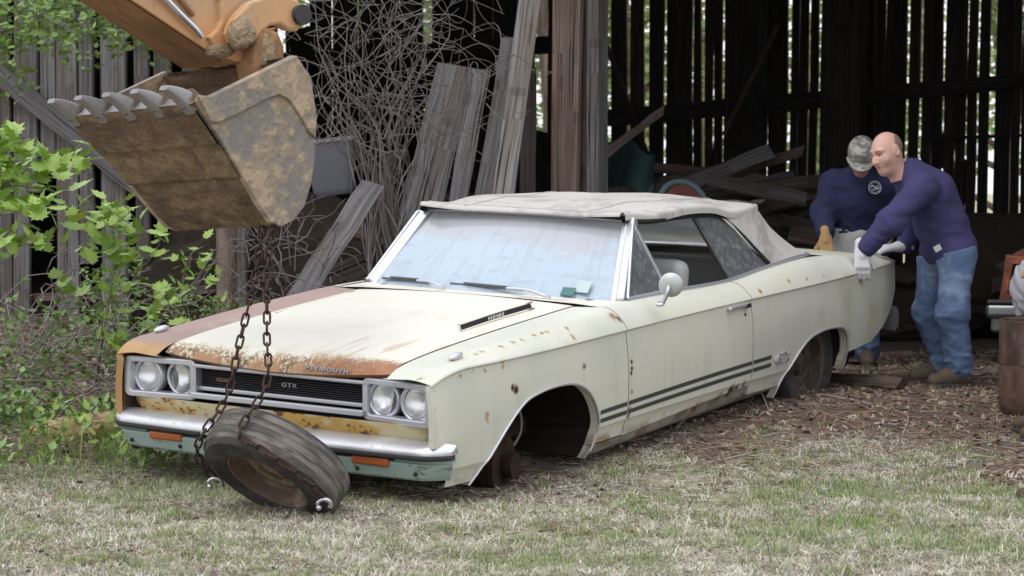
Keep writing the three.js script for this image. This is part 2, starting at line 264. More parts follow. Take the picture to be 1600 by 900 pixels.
const orangeTex = texture(512, 512, (u, v) => { const n = fbm(u * 6, v * 6, 4), f = fbm(u * 40, v * 40, 4), s = sm(.60, .72, n * .5 + f * .5); return [...mix3(mix3([.56, .295, .13], [.50, .28, .14], n), [.36, .265, .165], Math.max(s * .8, .35 * sm(.4, .7, n))), .5 + s * .3, .45 + .4 * s]; });
const ORANGE = material({ t: orangeTex, rm: 1, b: .003, coat: .15, cr: .3 });
const ORANGEDIRT = material({ t: dirtTex, c: [.85, .62, .46], b: .006, r: .9 });
const RAM = material({ c: [.62, .66, .74], r: .16, m: .9 }), CHAIN = material({ t: rustTex, c: [.30, .31, .34], r: .65, m: .45 }), HOOK = material({ c: [.55, .56, .58], r: .28, m: .9 });

// cloth and skin
const knit = (c, k) => texture(256, 256, (u, v) => { const w = Math.sin(u * 400) * .5 + .5, n = fbm(u * 12, v * 12, 4); return [...c.map(q => q * (.86 + .28 * n * k)), w * .3 + n * .5, .95]; });
const NAVY = material({ t: knit([.040, .034, .105], 1), b: .002, r: .95, sheen: .25 }), NAVYDARK = material({ t: knit([.017, .020, .062], 1), b: .002, r: .95, sheen: .12 });
const denimTex = texture(512, 512, (u, v) => { const n = fbm(u * 7, v * 5, 4), t = Math.sin((u + v) * 900) * .08, f = sm(.45, .7, n); return [...mix3([.078, .120, .215], [.15, .205, .31], f).map(c => c * (1 + t)), .5 + n * .4, .95]; });
const DENIM = material({ t: denimTex, b: .003, r: .95 });
const SKIN = material({ c: [.54, .315, .245], r: .55, vc: 1 }), HAIR = material({ c: [.10, .075, .06], r: .9 }), GLOVEWHITE = material({ t: knit([.60, .59, .60], .5), b: .002, r: .95 }), GLOVETAN = material({ t: knit([.42, .26, .11], .8), b: .002, r: .9 });
const SHIRTWHITE = material({ t: knit([.56, .54, .53], .4), b: .002, r: .95 }), BOOT = material({ t: dirtTex, c: [.27, .265, .29], b: .004, r: .85 }), BOOTDARK = material({ t: dirtTex, c: [.22, .19, .20], b: .004, r: .8 }), SOLE = material({ c: [.04, .036, .034], r: .9 });
const capTex = texture(256, 256, (u, v) => { const n = sm(.46, .54, fbm(u * 9, v * 9, 3)), m = sm(.5, .56, fbm(u * 11 + 9, v * 11, 3)); return [...mix3(mix3([.42, .40, .36], [.23, .225, .20], n), [.11, .11, .10], m * .7), .5, .95]; });
const CAP = material({ t: capTex, r: .95 });

// plants
const leafMat = (c, tr = .35) => { const m = material({ c, r: .55, tr }); return m; };
const MAPLE = [leafMat([.29, .44, .06]), leafMat([.23, .37, .055]), leafMat([.35, .50, .10])];
const SMALLLEAF = [leafMat([.13, .22, .06]), leafMat([.18, .29, .07]), leafMat([.23, .35, .10])];

// ---------------------------------------------------------------- ground
const dirtMask = (x, z) => clamp(sm(-12.0, -13.4, z + (fbm(x * 1.1, z * 1.1, 3) - .5) * 2.2 - .10 * x) + .55 * sm(.55, .75, fbm(x * .9 + 20, z * .9, 3)) * sm(-10.6, -12, z));
{
  const axis = (...runs) => { const o = []; for (const [a, b, s] of runs) for (let v = a; s > 0 ? v < b - 1e-6 : v > b + 1e-6; v += s) o.push(v); return o; };
  const xs = [...axis([-600, -100, 100], [-100, -20, 10], [-20, -5, 1], [-5, 5, .07], [5, 20, 1], [20, 100, 10], [100, 701, 100])];
  const zs = [...axis([20, -7, -1.5], [-7, -8.4, -.2], [-8.4, -17, -.07], [-17, -30, -.5], [-30, -130, -5], [-130, -1501, -70])];
  const p = [], uv = [], col = [], ix = [], n = xs.length;
  for (const z of zs) for (const x of xs) {
    p.push(x, ground(x, z), z); uv.push(x / 1.7, z / 1.7);
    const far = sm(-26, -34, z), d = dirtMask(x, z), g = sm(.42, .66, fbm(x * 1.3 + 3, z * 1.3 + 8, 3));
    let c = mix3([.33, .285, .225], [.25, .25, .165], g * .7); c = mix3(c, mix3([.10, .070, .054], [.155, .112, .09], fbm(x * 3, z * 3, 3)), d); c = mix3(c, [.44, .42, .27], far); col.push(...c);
  }
  for (let j = 0; j < zs.length - 1; j++) for (let i = 0; i < n - 1; i++) { const a = j * n + i, b = a + 1, c = a + n, d = c + 1; ix.push(a, b, d, a, d, c); }
  const g = new THREE.BufferGeometry(); g.setAttribute('position', new THREE.Float32BufferAttribute(p, 3)); g.setAttribute('uv', new THREE.Float32BufferAttribute(uv, 2)); g.setAttribute('color', new THREE.Float32BufferAttribute(col, 3)); g.setIndex(ix); g.computeVertexNormals();
  const soil = texture(1024, 1024, (u, v) => { const a = fbm(u * 24, v * 24, 4), b = fbm(u * 110, v * 110, 3), f = fbm(u * 200 + fbm(u * 9, v * 9) * 60, v * 26, 3), k = .50 + .55 * a + (b - .5) * .55 + (f - .5) * .35; return [k * 1.02, k, k * .96, a * .5 + b * .5, .97]; });
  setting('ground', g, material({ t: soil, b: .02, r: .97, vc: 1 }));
}

// ---------------------------------------------------------------- barn
const TURN = -31.5 * Math.PI / 180, barnAt0 = at(900, 450, 16.7); barnAt0.y = .2;
const barn = thing('barn', 'dark weathered grey plank barn with slits of daylight in its rear wall', 'barn', barnAt0); barn.rotation.y = TURN; barn.updateMatrixWorld();
const barnInv = barn.matrixWorld.clone().invert();
function onBarn(px, py, zl) { const o = camera.position.clone().applyMatrix4(barnInv), d = at(px, py, 10).applyMatrix4(barnInv).sub(o); return o.addScaledVector(d, (zl - o.z) / d.z); }
const BACK = -8, floorAt = (x, z) => { const q = V(x, 0, z).applyMatrix4(barn.matrixWorld); return ground(q.x, q.z) - barnAt0.y - .03; };
function upright(name, x, w, y0, y1, z, t, m, lean = 0, wear = 1, n = 5) { const g = board(w, y1 - y0, t, n, wear); g.rotateZ(lean); g.translate(x, y0, z); return mesh(name, g, m, barn); }
// front wall, left of the leaning boards
for (const [a, b, low, m] of [[-118, -80, 0, 0], [-76, -42, 0, 1], [-38, -6, 0, 0], [1, 19, 0, 1], [21, 45, 0, 0], [47, 61, 300, 1], [63, 86, 262, 0], [88, 106, 0, 3], [108, 125, 0, 0], [127, 148, 412, 1], [163, 201, 0, 0], [215, 236, 405, 1], [243, 268, 262, 4], [290, 318, 250, 1]]) {
  const l = onBarn(a, 200, 0).x, r = onBarn(b, 200, 0).x, y0 = low ? onBarn(a, low, 0).y : floorAt((l + r) / 2, 0);
  upright('plank', (l + r) / 2, r - l, y0, 4.0, rr(-.02, .02), .026, WOOD[m], rr(-.012, .012));
}
const bline = (a, b, zl) => [onBarn(...a, zl), onBarn(...b, zl)];
function barnBoard(name, a, b, zl, wpx, t, m, zb = zl) { const A = onBarn(...a, zl), B = onBarn(...b, zb); const w = wpx / 4013 * 17.5; return mesh(name, aimBoard(board(w, A.distanceTo(B), t, 5), A, B), m, barn); }
barnBoard('brace', [-90, 45], [250, 318], .06, 33, .05, WOOD[1]);
barnBoard('rail', [-80, 470], [330, 452], -.10, 12, .10, WOODBROWN[1]); barnBoard('rail', [-80, 330], [120, 322], -.12, 10, .09, WOODDARK[2]);
// the door post and the old log post
{
  const p = (a, b, m, z, t, lean) => { const l = onBarn(a, 200, z).x, r = onBarn(b, 200, z).x; upright('post_board', (l + r) / 2, r - l, floorAt(0, 0), 4.0, z, t, m, lean, .7); };
  p(864, 884, WOODBROWN[0], .02, .10, -.012); p(885, 905, WOODBROWN[1], .06, .14, -.012); p(906, 924, WOODBROWN[2], -.01, .12, -.006); p(925, 943, WOOD[1], .04, .13, 0);
  const s = onBarn(912, 100, .13); mesh('post_batten', aimBoard(board(.045, 2.4, .035, 4), onBarn(899, 300, .145), onBarn(909, -170, .145)), WOODBROWN[0], barn);
  const q = onBarn(354, 400, .02), pts = []; for (let k = 0; k <= 6; k++) pts.push(V(q.x + Math.sin(k * 1.7) * .015, floorAt(q.x, 0) - .03 + k * .65, .0)); mesh('log_post', taperTube(pts, .098, .085, 12, 14), BARK, barn);
  upright('plank', onBarn(381, 400, .1).x, .075, floorAt(q.x, 0), 3.2, .12, .03, WOOD[0]);
}
// rear wall: boards between measured gaps [centre, width, matter left closed above/below]
{
  const gaps = [[452, 2], [484, 1.5], [520, 2], [560, 3], [590, 9], [622, 2], [668, 12], [705, 2], [742, 3], [772, 2], [800, 3], [845, 22], [880, 4], [915, 4], [950, 11], [983, 6], [1011, 6], [1039, 5], [1057, 2], [1086, 3], [1100, 4.5], [1115, 3], [1131, 4.5], [1162, 1], [1197, 4], [1229, 4], [1244, 3], [1260, 4], [1276, 4.5], [1318, 1], [1362, 4], [1379, 2.5], [1414, 4.5], [1433, 4.5], [1452, 4], [1469, 3], [1489, 2.5], [1507, 4], [1524, 2.5], [1546, 9], [1575, 3], [1593, 4], [1625, 4], [1660, 5], [1700, 4], [1740, 4]];
  let last = onBarn(395, 200, BACK).x - 2.4;
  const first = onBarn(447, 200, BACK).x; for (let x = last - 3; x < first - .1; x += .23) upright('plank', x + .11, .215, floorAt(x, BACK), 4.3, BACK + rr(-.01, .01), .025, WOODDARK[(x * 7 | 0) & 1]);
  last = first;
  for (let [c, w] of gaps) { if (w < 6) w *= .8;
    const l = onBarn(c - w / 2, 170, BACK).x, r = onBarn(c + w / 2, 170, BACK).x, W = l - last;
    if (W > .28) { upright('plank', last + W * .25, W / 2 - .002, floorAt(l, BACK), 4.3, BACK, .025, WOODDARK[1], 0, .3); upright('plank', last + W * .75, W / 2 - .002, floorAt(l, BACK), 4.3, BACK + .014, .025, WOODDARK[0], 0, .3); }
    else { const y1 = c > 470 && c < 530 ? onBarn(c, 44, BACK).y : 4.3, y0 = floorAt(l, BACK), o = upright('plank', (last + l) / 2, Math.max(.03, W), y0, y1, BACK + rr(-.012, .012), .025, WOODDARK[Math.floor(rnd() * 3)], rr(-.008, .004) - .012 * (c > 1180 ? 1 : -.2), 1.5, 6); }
    if (w > 2 && w < 8 && rnd() < .6) { const y = rr(.3, 1.5); upright('patch_board', (l + r) / 2, .10, y, y + rr(.2, .55), BACK - .03, .02, WOODDARK[1]); }
    last = r;
  }
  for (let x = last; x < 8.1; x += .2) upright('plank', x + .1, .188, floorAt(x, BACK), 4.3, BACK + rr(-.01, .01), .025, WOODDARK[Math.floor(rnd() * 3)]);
  for (let x = onBarn(-122, 200, 0).x - .1; x > -9.5; x -= .19) upright('plank', x, .165, floorAt(x, 0), 4.0, rr(-.02, .02), .026, WOOD[Math.floor(rnd() * 2)], rr(-.012, .012));
  barnBoard('rail', [930, 186], [1300, 154], BACK + .12, 38, .14, WOODDARK[1]); barnBoard('rail', [1340, 150], [1760, 112], BACK + .12, 30, .14, WOODDARK[1]); barnBoard('rail', [440, 96], [868, 70], BACK + .12, 40, .14, WOODDARK[1]);
  barnBoard('rail', [1450, 217], [1760, 205], BACK + .08, 8, .05, WOODDARK[1]);
  for (const [a, b] of [[1137, 1192], [1286, 1350], [590, 640], [780, 815]]) { const l = onBarn(a, 170, BACK + .2).x, r = onBarn(b, 170, BACK + .2).x; upright('post', (l + r) / 2, (r - l) * .95, floorAt(l, BACK + .2), 4.2, BACK + .24, .2, a > 1280 ? WOODDARK[2] : WOODDARK[1], -.012, .6); }
  barnBoard('brace', [1216, 40], [1132, 212], BACK + .9, 8, .04, WOODBROWN[1]); barnBoard('brace', [944, 60], [1010, 240], BACK + .3, 9, .04, WOODDARK[0]);
  for (let k = 0; k < 9; k++) barnBoard('dark_cover_board', [428, 128 + k * 40], [826, 100 + k * 40], BACK + .06, 56, .02, WOODDARK[k % 3]);  // dark boards added to shut out daylight low in this bay
  { const p = onBarn(846, 205, BACK + .06); upright('patch_board', p.x, .22, floorAt(p.x, BACK), p.y, BACK + .06, .02, WOODDARK[2]); }
  // closed ends, upper front and roof: they keep the inside dark
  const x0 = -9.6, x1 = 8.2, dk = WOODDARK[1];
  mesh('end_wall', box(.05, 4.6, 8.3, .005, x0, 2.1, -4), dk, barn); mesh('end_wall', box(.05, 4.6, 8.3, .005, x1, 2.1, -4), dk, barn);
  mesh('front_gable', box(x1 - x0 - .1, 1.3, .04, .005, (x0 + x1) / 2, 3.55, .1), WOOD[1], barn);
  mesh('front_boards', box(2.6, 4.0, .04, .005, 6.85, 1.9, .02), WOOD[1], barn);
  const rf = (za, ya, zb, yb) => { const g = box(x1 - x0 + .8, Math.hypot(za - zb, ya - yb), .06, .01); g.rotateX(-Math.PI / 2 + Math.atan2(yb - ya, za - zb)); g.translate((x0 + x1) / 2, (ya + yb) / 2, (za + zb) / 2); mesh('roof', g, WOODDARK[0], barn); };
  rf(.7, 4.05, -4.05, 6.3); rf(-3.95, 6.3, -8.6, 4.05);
}
// loose boards leaning in the wrecked bay and lying about
function loose(label, a, b, depth0, depth1, wpx, t, m, name = 'loose_board', group = 'fallen barn boards') {
  const A = at(a[0], a[1], depth0), B = at(b[0], b[1], depth1), w = wpx / FOCAL * (depth0 + depth1) / 2;
  const o = single(name, aimBoard(board(w, A.distanceTo(B), t, 6, 1.2), A, B, V(.05, .1, 1).normalize()), m, label, 'board', group); return o;
}
loose('pale grey split board leaning nearest the brown door post', [752, 560], [829, -16], 16.0, 16.8, 34, .04, WOOD[2]);
loose('narrow grey board leaning against the back of the palest board', [783, 420], [840, -16], 16.3, 16.9, 14, .05, WOOD[0]);
loose('purplish grey board leaning left of the pale split board', [716, 560], [800, 60], 16.1, 16.9, 33, .035, WOOD[0]);
loose('narrow grey board leaning between two wider grey boards', [674, 560], [752, 110], 16.15, 16.95, 29, .03, WOOD[0]);
loose('wide deeply grained grey board leaning steeply above the windshield corner', [605, 560], [712, 104], 16.2, 17.0, 62, .04, WOOD[0]);
loose('short dark board standing behind the leaning boards beside the door post', [822, 560], [826, 110], 17.4, 17.6, 26, .04, WOODDARK[2]);
loose('flat grey board leaning low over the hood below the brambles', [452, 490], [583, 288], 15.0, 15.7, 37, .03, WOOD[0]);
for (const [i, l] of ['topmost dark board of the pile behind the right front fender', 'second board from the top of the pile behind the right fender', 'third board from the top of the pile behind the right fender', 'lowest dark board of the pile behind the right fender'].entries()) loose(l, [470 + i * 8, 442 + i * 15], [668, 362 + i * 15], 15.9 - i * .04, 16.4 - i * .04, 14, .16, WOODDARK[i % 3 === 1 ? 2 : 0]);
loose('pale diagonal board sticking up inside the barn beside the door post', [930, 252], [1034, 174], 18.2, 18.6, 13, .06, WOODBROWN[2]);
loose('reddish brown board end rising above the soft top', [1088, 302], [1184, 274], 18.6, 18.9, 15, .07, WOODBROWN[2]);
loose('thin brown slat lying above the other boards behind the top', [1075, 302], [1130, 276], 18.8, 19.0, 4, .03, WOODBROWN[1]);
loose('white painted board end lying behind the soft top', [1150, 319], [1193, 315], 18.4, 18.4, 6, .05, SHIRTWHITE);
loose('brown board lying flat below the reddish one', [1100, 312], [1172, 306], 18.5, 18.5, 7, .06, WOODBROWN[0]);
loose('broken grey board leaning on the rear rubble near the capped man', [1222, 352], [1282, 322], 18.7, 18.8, 8, .2, WOODDARK[2]);
loose('weathered board end jutting low into the doorway past the man in jeans', [1520, 582], [1570, 574], 14.8, 14.5, 7, .04, WOODBROWN[2]);
loose('brown rotten plank lying on the leaf litter behind the rear wheel', [1300, 592], [1412, 598], 15.2, 14.6, 16, .06, WOODBROWN[0]);
{ // things stored inside
  const crate = (label, px, py, d, w, h, dp, turn, m) => { const o = thing('wooden_crate', label, 'crate', at(px, py, d), 'crates in the barn'); o.rotation.y = turn; const n = 3; for (let k = 0; k < n; k++) { mesh('slat', box(w, h / n - .012, .02, .004, 0, (k + .5) * h / n, dp / 2), m, o); mesh('slat', box(.02, h / n - .012, dp - .03, .004, -w / 2 + .01, (k + .5) * h / n, -.005), m, o); } mesh('lid', box(w + .02, .025, dp + .02, .004, 0, h + .01, 0), m, o); mesh('inner_box', box(w - .06, h - .02, dp - .06, .004, 0, h / 2, 0), WOODDARK[1], o); return o; };
  crate('dark wooden crate just behind the tail of the soft top', 1247, 420, 18.9, .26, .36, .4, .3, WOODDARK[2]); crate('low dark crate left of the capped man\'s glove', 1216, 430, 19.4, .3, .42, .4, -.2, WOODDARK[0]);
  const w = thing('tractor_wheel', 'faded teal and red wheel rim half hidden behind the soft top', 'wheel', at(1068, 318, 18.0)); w.rotation.set(-.5, .3, .2);
  mesh('rim', new THREE.TorusGeometry(.17, .022, 8, 40), material({ c: [.16, .24, .25], r: .7 }), w); mesh('disc', new THREE.CylinderGeometry(.14, .10, .03, 24).rotateX(Math.PI / 2), material({ c: [.22, .07, .06], r: .7 }), w);
  const tarp = surf((u, v) => { const p = at(mix(936, 1022, u), mix(212, 300, v) + 26 * Math.pow(u, 1.5) * (1 - v) + 8 * Math.sin(u * 9), 18.8 + .35 * Math.sin(u * 2.2 + v) * v); p.z += .08 * Math.sin(u * 8 + v * 3); return p; }, 24, 14); single('tarpaulin', tarp, material({ c: [.035, .075, .085], r: .6 }), 'dark teal tarpaulin bunched inside the barn right of the door post', 'tarpaulin');
  const tub = thing('plastic_tub', 'dented grey plastic tub hanging in the brambles beside the digger bucket', 'tub', at(524, 300, 17.2)); const ring = (y, s, t) => { const r = []; for (let k = 0; k < 24; k++) { const a = k / 24 * Math.PI * 2, c = Math.cos(a), q = Math.sin(a), e = .32; r.push(V(Math.sign(c) * Math.pow(Math.abs(c), e) * s + .012 * Math.sin(k), y, Math.sign(q) * Math.pow(Math.abs(q), e) * t)); } return r; };
  mesh('shell', loft([ring(-.02, .11, .11), ring(.02, .13, .13), ring(.3, .16, .14), ring(.34, .16, .14)]), material({ c: [.11, .11, .13], r: .6 }), tub); mesh('rim', loft([ring(.335, .172, .152), ring(.36, .172, .152)]), material({ c: [.22, .22, .25], r: .55 }), tub); tub.rotation.z = .12;
  const sh = (label, px, py, d, s, m) => { const g = new THREE.DodecahedronGeometry(1, 2), p = g.attributes.position; for (let i = 0; i < p.count; i++) { const k = .75 + .5 * fbm(p.getX(i) * 2 + px, p.getY(i) * 2 + p.getZ(i) * 1.3, 3); p.setXYZ(i, p.getX(i) * s[0] * k, p.getY(i) * s[1] * k, p.getZ(i) * s[2] * k); } g.computeVertexNormals(); const o = single('junk_heap', g, m, label, 'heap', 'heaps of junk in the barn'); o.position.copy(at(px, py, d)); return o; };
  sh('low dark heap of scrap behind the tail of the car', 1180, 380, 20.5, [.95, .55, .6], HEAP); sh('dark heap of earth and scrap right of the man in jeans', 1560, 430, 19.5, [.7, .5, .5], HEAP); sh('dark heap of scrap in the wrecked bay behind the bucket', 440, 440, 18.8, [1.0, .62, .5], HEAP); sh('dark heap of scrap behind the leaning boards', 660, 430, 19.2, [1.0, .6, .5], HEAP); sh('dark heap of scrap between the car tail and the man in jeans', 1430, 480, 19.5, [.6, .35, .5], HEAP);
}

{ // jumbled planks inside, behind the car and along the rear wall
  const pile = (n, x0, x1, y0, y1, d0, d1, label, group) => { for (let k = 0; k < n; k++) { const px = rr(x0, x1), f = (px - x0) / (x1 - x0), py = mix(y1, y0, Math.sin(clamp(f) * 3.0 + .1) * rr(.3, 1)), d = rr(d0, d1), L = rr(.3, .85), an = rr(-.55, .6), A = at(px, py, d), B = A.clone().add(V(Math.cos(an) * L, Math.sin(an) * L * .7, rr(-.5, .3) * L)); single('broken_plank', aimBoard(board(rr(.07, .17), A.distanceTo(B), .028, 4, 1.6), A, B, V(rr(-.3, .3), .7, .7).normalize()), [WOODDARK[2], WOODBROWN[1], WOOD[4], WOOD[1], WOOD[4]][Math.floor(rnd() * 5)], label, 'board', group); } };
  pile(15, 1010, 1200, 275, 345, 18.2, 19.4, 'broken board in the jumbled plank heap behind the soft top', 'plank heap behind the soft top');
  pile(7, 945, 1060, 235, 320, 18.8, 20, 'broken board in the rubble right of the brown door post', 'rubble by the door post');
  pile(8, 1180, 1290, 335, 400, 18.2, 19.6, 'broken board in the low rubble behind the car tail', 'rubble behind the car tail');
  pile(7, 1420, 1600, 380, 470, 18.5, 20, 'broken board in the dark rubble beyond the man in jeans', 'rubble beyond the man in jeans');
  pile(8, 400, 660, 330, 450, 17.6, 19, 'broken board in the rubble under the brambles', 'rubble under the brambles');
}

// ---------------------------------------------------------------- the convertible (own axes: x forward, y up, z to its right)
const font = await new FontLoader().loadAsync('fonts/droid/droid_sans_bold.typeface.json');
const car = thing('convertible_car', 'cream two-door convertible with rusted hood lip and dusty soft top', 'car');
{
  const p = Math.cos(PITCH), q = Math.sin(PITCH), R = CARR, m = new THREE.Matrix4(), row = (a, b, k, l) => [0, 1, 2].map(i => a[i] * k + b[i] * l);
  const Y = row(R[1], R[2], p, q), Z = row(R[1], R[2], -q, p), X = R[0];
  m.set(X[0], X[1], X[2], CART[0], Y[0], Y[1], Y[2], EYE + CART[1] * p + CART[2] * q, Z[0], Z[1], Z[2], -CART[1] * q + CART[2] * p, 0, 0, 0, 1);
  m.decompose(car.position, car.quaternion, car.scale); car.scale.set(1, 1, 1); car.updateMatrixWorld();
}
const part = (name, g, m, parent = car) => mesh(name, g, m, parent);
const wide = curve([[-2.68, .925], [-2.4, .962], [-1.9, .992], [-1.47, 1], [-.9, .988], [-.3, .976], [.3, .978], [.9, .99], [1.45, 1], [1.95, .985], [2.2, .962], [2.3, .947], [2.38, .925]]);
const topY = curve([[-2.66, .855], [-2.4, .895], [-2.0, .928], [-1.5, .955], [-1.1, .945], [-.63, .918], [0, .929], [.7, .938], [1.06, .925], [1.42, .908], [1.92, .878], [2.2, .852], [2.3, .832], [2.38, .80]]);
function section(x, ylo, zin) {                                       // points [y, |z|] from the bottom edge up and over the shoulder to zin
  const s = wide(x), yt = topY(x), yc = Math.min(.835, yt - .022), k = yc / .835, out = [];
  for (const [y, z] of [[.24, .895], [.27, .912], [.31, .926], [.35, .936], [.385, .944], [.398, .955], [.45, .960], [.52, .964], [.60, .966], [.68, .963], [.75, .957], [.80, .950], [.824, .947], [.835, .957], [.842, .953]]) out.push([y > .4 ? .4 + (y - .4) * (yc - .4) / .435 : y, z * s]);
  const b = out[out.length - 1][0], h = yt - b;
  for (const [f, z] of [[.25, .936], [.5, .915], [.75, .889], [.92, .860], [1, .825]]) out.push([b + h * f, z * s]);
  const ze = .825 * s; for (const f of [.4, 1]) out.push([yt - .008 * f * (zin < .7 ? 1 : 0), mix(ze, Math.min(zin, ze - .004), f)]);
  const r = []; for (let i = 0; i < out.length; i++) { if (out[i][0] < ylo) { const n = out[i + 1]; if (n && n[0] > ylo) { const t = (ylo - out[i][0]) / (n[0] - out[i][0]); r.push([ylo, mix(out[i][1], n[1], t)]); } else r.push([ylo, out[i][1]]); } else r.push(out[i]); }
  return r;
}
function W(x, y) { const s = section(x, .2, .8); for (let i = 0; i < s.length - 1; i++) if (y >= s[i][0] && y <= s[i + 1][0]) return mix(s[i][1], s[i + 1][1], (y - s[i][0]) / (s[i + 1][0] - s[i][0] + 1e-9)); return s[0][1]; }
function smooth2(pts, n) { const c = new THREE.CatmullRomCurve3(pts.map(p => V(p[0], p[1], 0)), false, 'centripetal'); return c.getSpacedPoints(n).map(p => [p.x, p.y]); }
const archF = smooth2([[2.10, .30], [1.99, .412], [1.84, .546], [1.72, .622], [1.58, .652], [1.40, .658], [1.254, .64], [1.146, .592], [1.067, .51], [1.025, .417], [1.033, .33], [1.062, .25]], 40);
const archR = smooth2([[-.972, .25], [-1.0, .335], [-1.143, .462], [-1.279, .536], [-1.42, .563], [-1.52, .567], [-1.66, .56], [-1.75, .54], [-1.80, .49], [-1.818, .40], [-1.81, .30]], 36);
const tailCurve = [[-1.86, .395], [-2.2, .412], [-2.38, .477], [-2.53, .562], [-2.62, .667], [-2.648, .80], [-2.63, .862]];
const holeF = [...archF, [1.09, .1], [2.31, .1]], holeR = [...archR, [-1.80, .1], [-.94, .1]];
const tailCuts = []; for (let i = 0; i < tailCurve.length - 1; i++) { const a = tailCurve[i], b = tailCurve[i + 1]; tailCuts.push([a, b, [b[0] - 1, b[1] - 1], [a[0] - (i ? 1 : 0), a[1] - 1]]); }
function cutOut(list, Q) {                                            // take a convex outline in (x, y) out of polygons
  let area = 0; Q.forEach((a, i) => { const b = Q[(i + 1) % Q.length]; area += a[0] * b[1] - b[0] * a[1]; }); if (area < 0) Q = [...Q].reverse();
  const out = [];
  for (const poly of list) {
    let rest = poly;
    for (let i = 0; i < Q.length && rest.length; i++) {
      const a = Q[i], b = Q[(i + 1) % Q.length], side = p => (b[0] - a[0]) * (p.y - a[1]) - (b[1] - a[1]) * (p.x - a[0]);
      const split = keepIn => { const r = []; rest.forEach((p, k) => { const n = rest[(k + 1) % rest.length], s = side(p), e = side(n), inP = keepIn ? s >= 0 : s <= 0, inN = keepIn ? e >= 0 : e <= 0; if (inP) r.push(p); if (inP !== inN) r.push(p.clone().lerp(n, s / (s - e))); }); return r.length > 2 ? r : []; };
      const o = split(false), n = split(true); if (o.length) out.push(o); rest = n;
    }
  }
  return out;
}
function panel(x0, x1, n, ylo, zin, sgn, holes, uvf) {
  const rows = []; for (let i = 0; i <= n; i++) { const x = mix(x0, x1, i / n); rows.push(section(x, ylo(x), zin(x)).map(([y, z]) => V(x, y, sgn * z))); }
  let polys = []; for (let i = 0; i < n; i++) for (let k = 0; k < rows[0].length - 1; k++) polys.push([rows[i][k], rows[i + 1][k], rows[i + 1][k + 1], rows[i][k + 1]]);
  const back = 0.03; for (const r of [rows[0], rows[n]]) { const dx = r === rows[0] ? Math.sign(x1 - x0) * .012 : -Math.sign(x1 - x0) * .012; for (let k = 0; k < r.length - 1; k++) { const f = p => V(p.x + dx, p.y, p.z - sgn * back); polys.push([r[k].clone(), r[k + 1].clone(), f(r[k + 1]), f(r[k])]); } }
  for (const h of holes) polys = cutOut(polys, h);
  const t = []; for (const p of polys) for (let k = 1; k < p.length - 1; k++) t.push([p[0], p[k], p[k + 1]].map(q => q.clone()));
  let g = tris(t, uvf ?? (q => [(q.x - SX0) / SXW, (q.y + Math.max(0, .88 - Math.abs(q.z)) * (q.y > .7 ? 1 : 0) - SY0) / SYH])); return toCreasedNormals(mergeVertices(g.deleteAttribute('normal') && g, 1e-4), .55);
}
const lip = (arch, sgn, w = .045) => { const t = []; for (let i = 0; i < arch.length - 1; i++) { const f = (p, d) => V(p[0], p[1], sgn * (W(p[0], p[1]) - d)); t.push(...quad(f(arch[i], 0), f(arch[i + 1], 0), f(arch[i + 1], w), f(arch[i], w))); } return tris(t, q => [(q.x - SX0) / SXW, (q.y - SY0) / SYH]); };
const primerUV = q => [(q.x - .5) / 2, (q.z + 1) / 2];
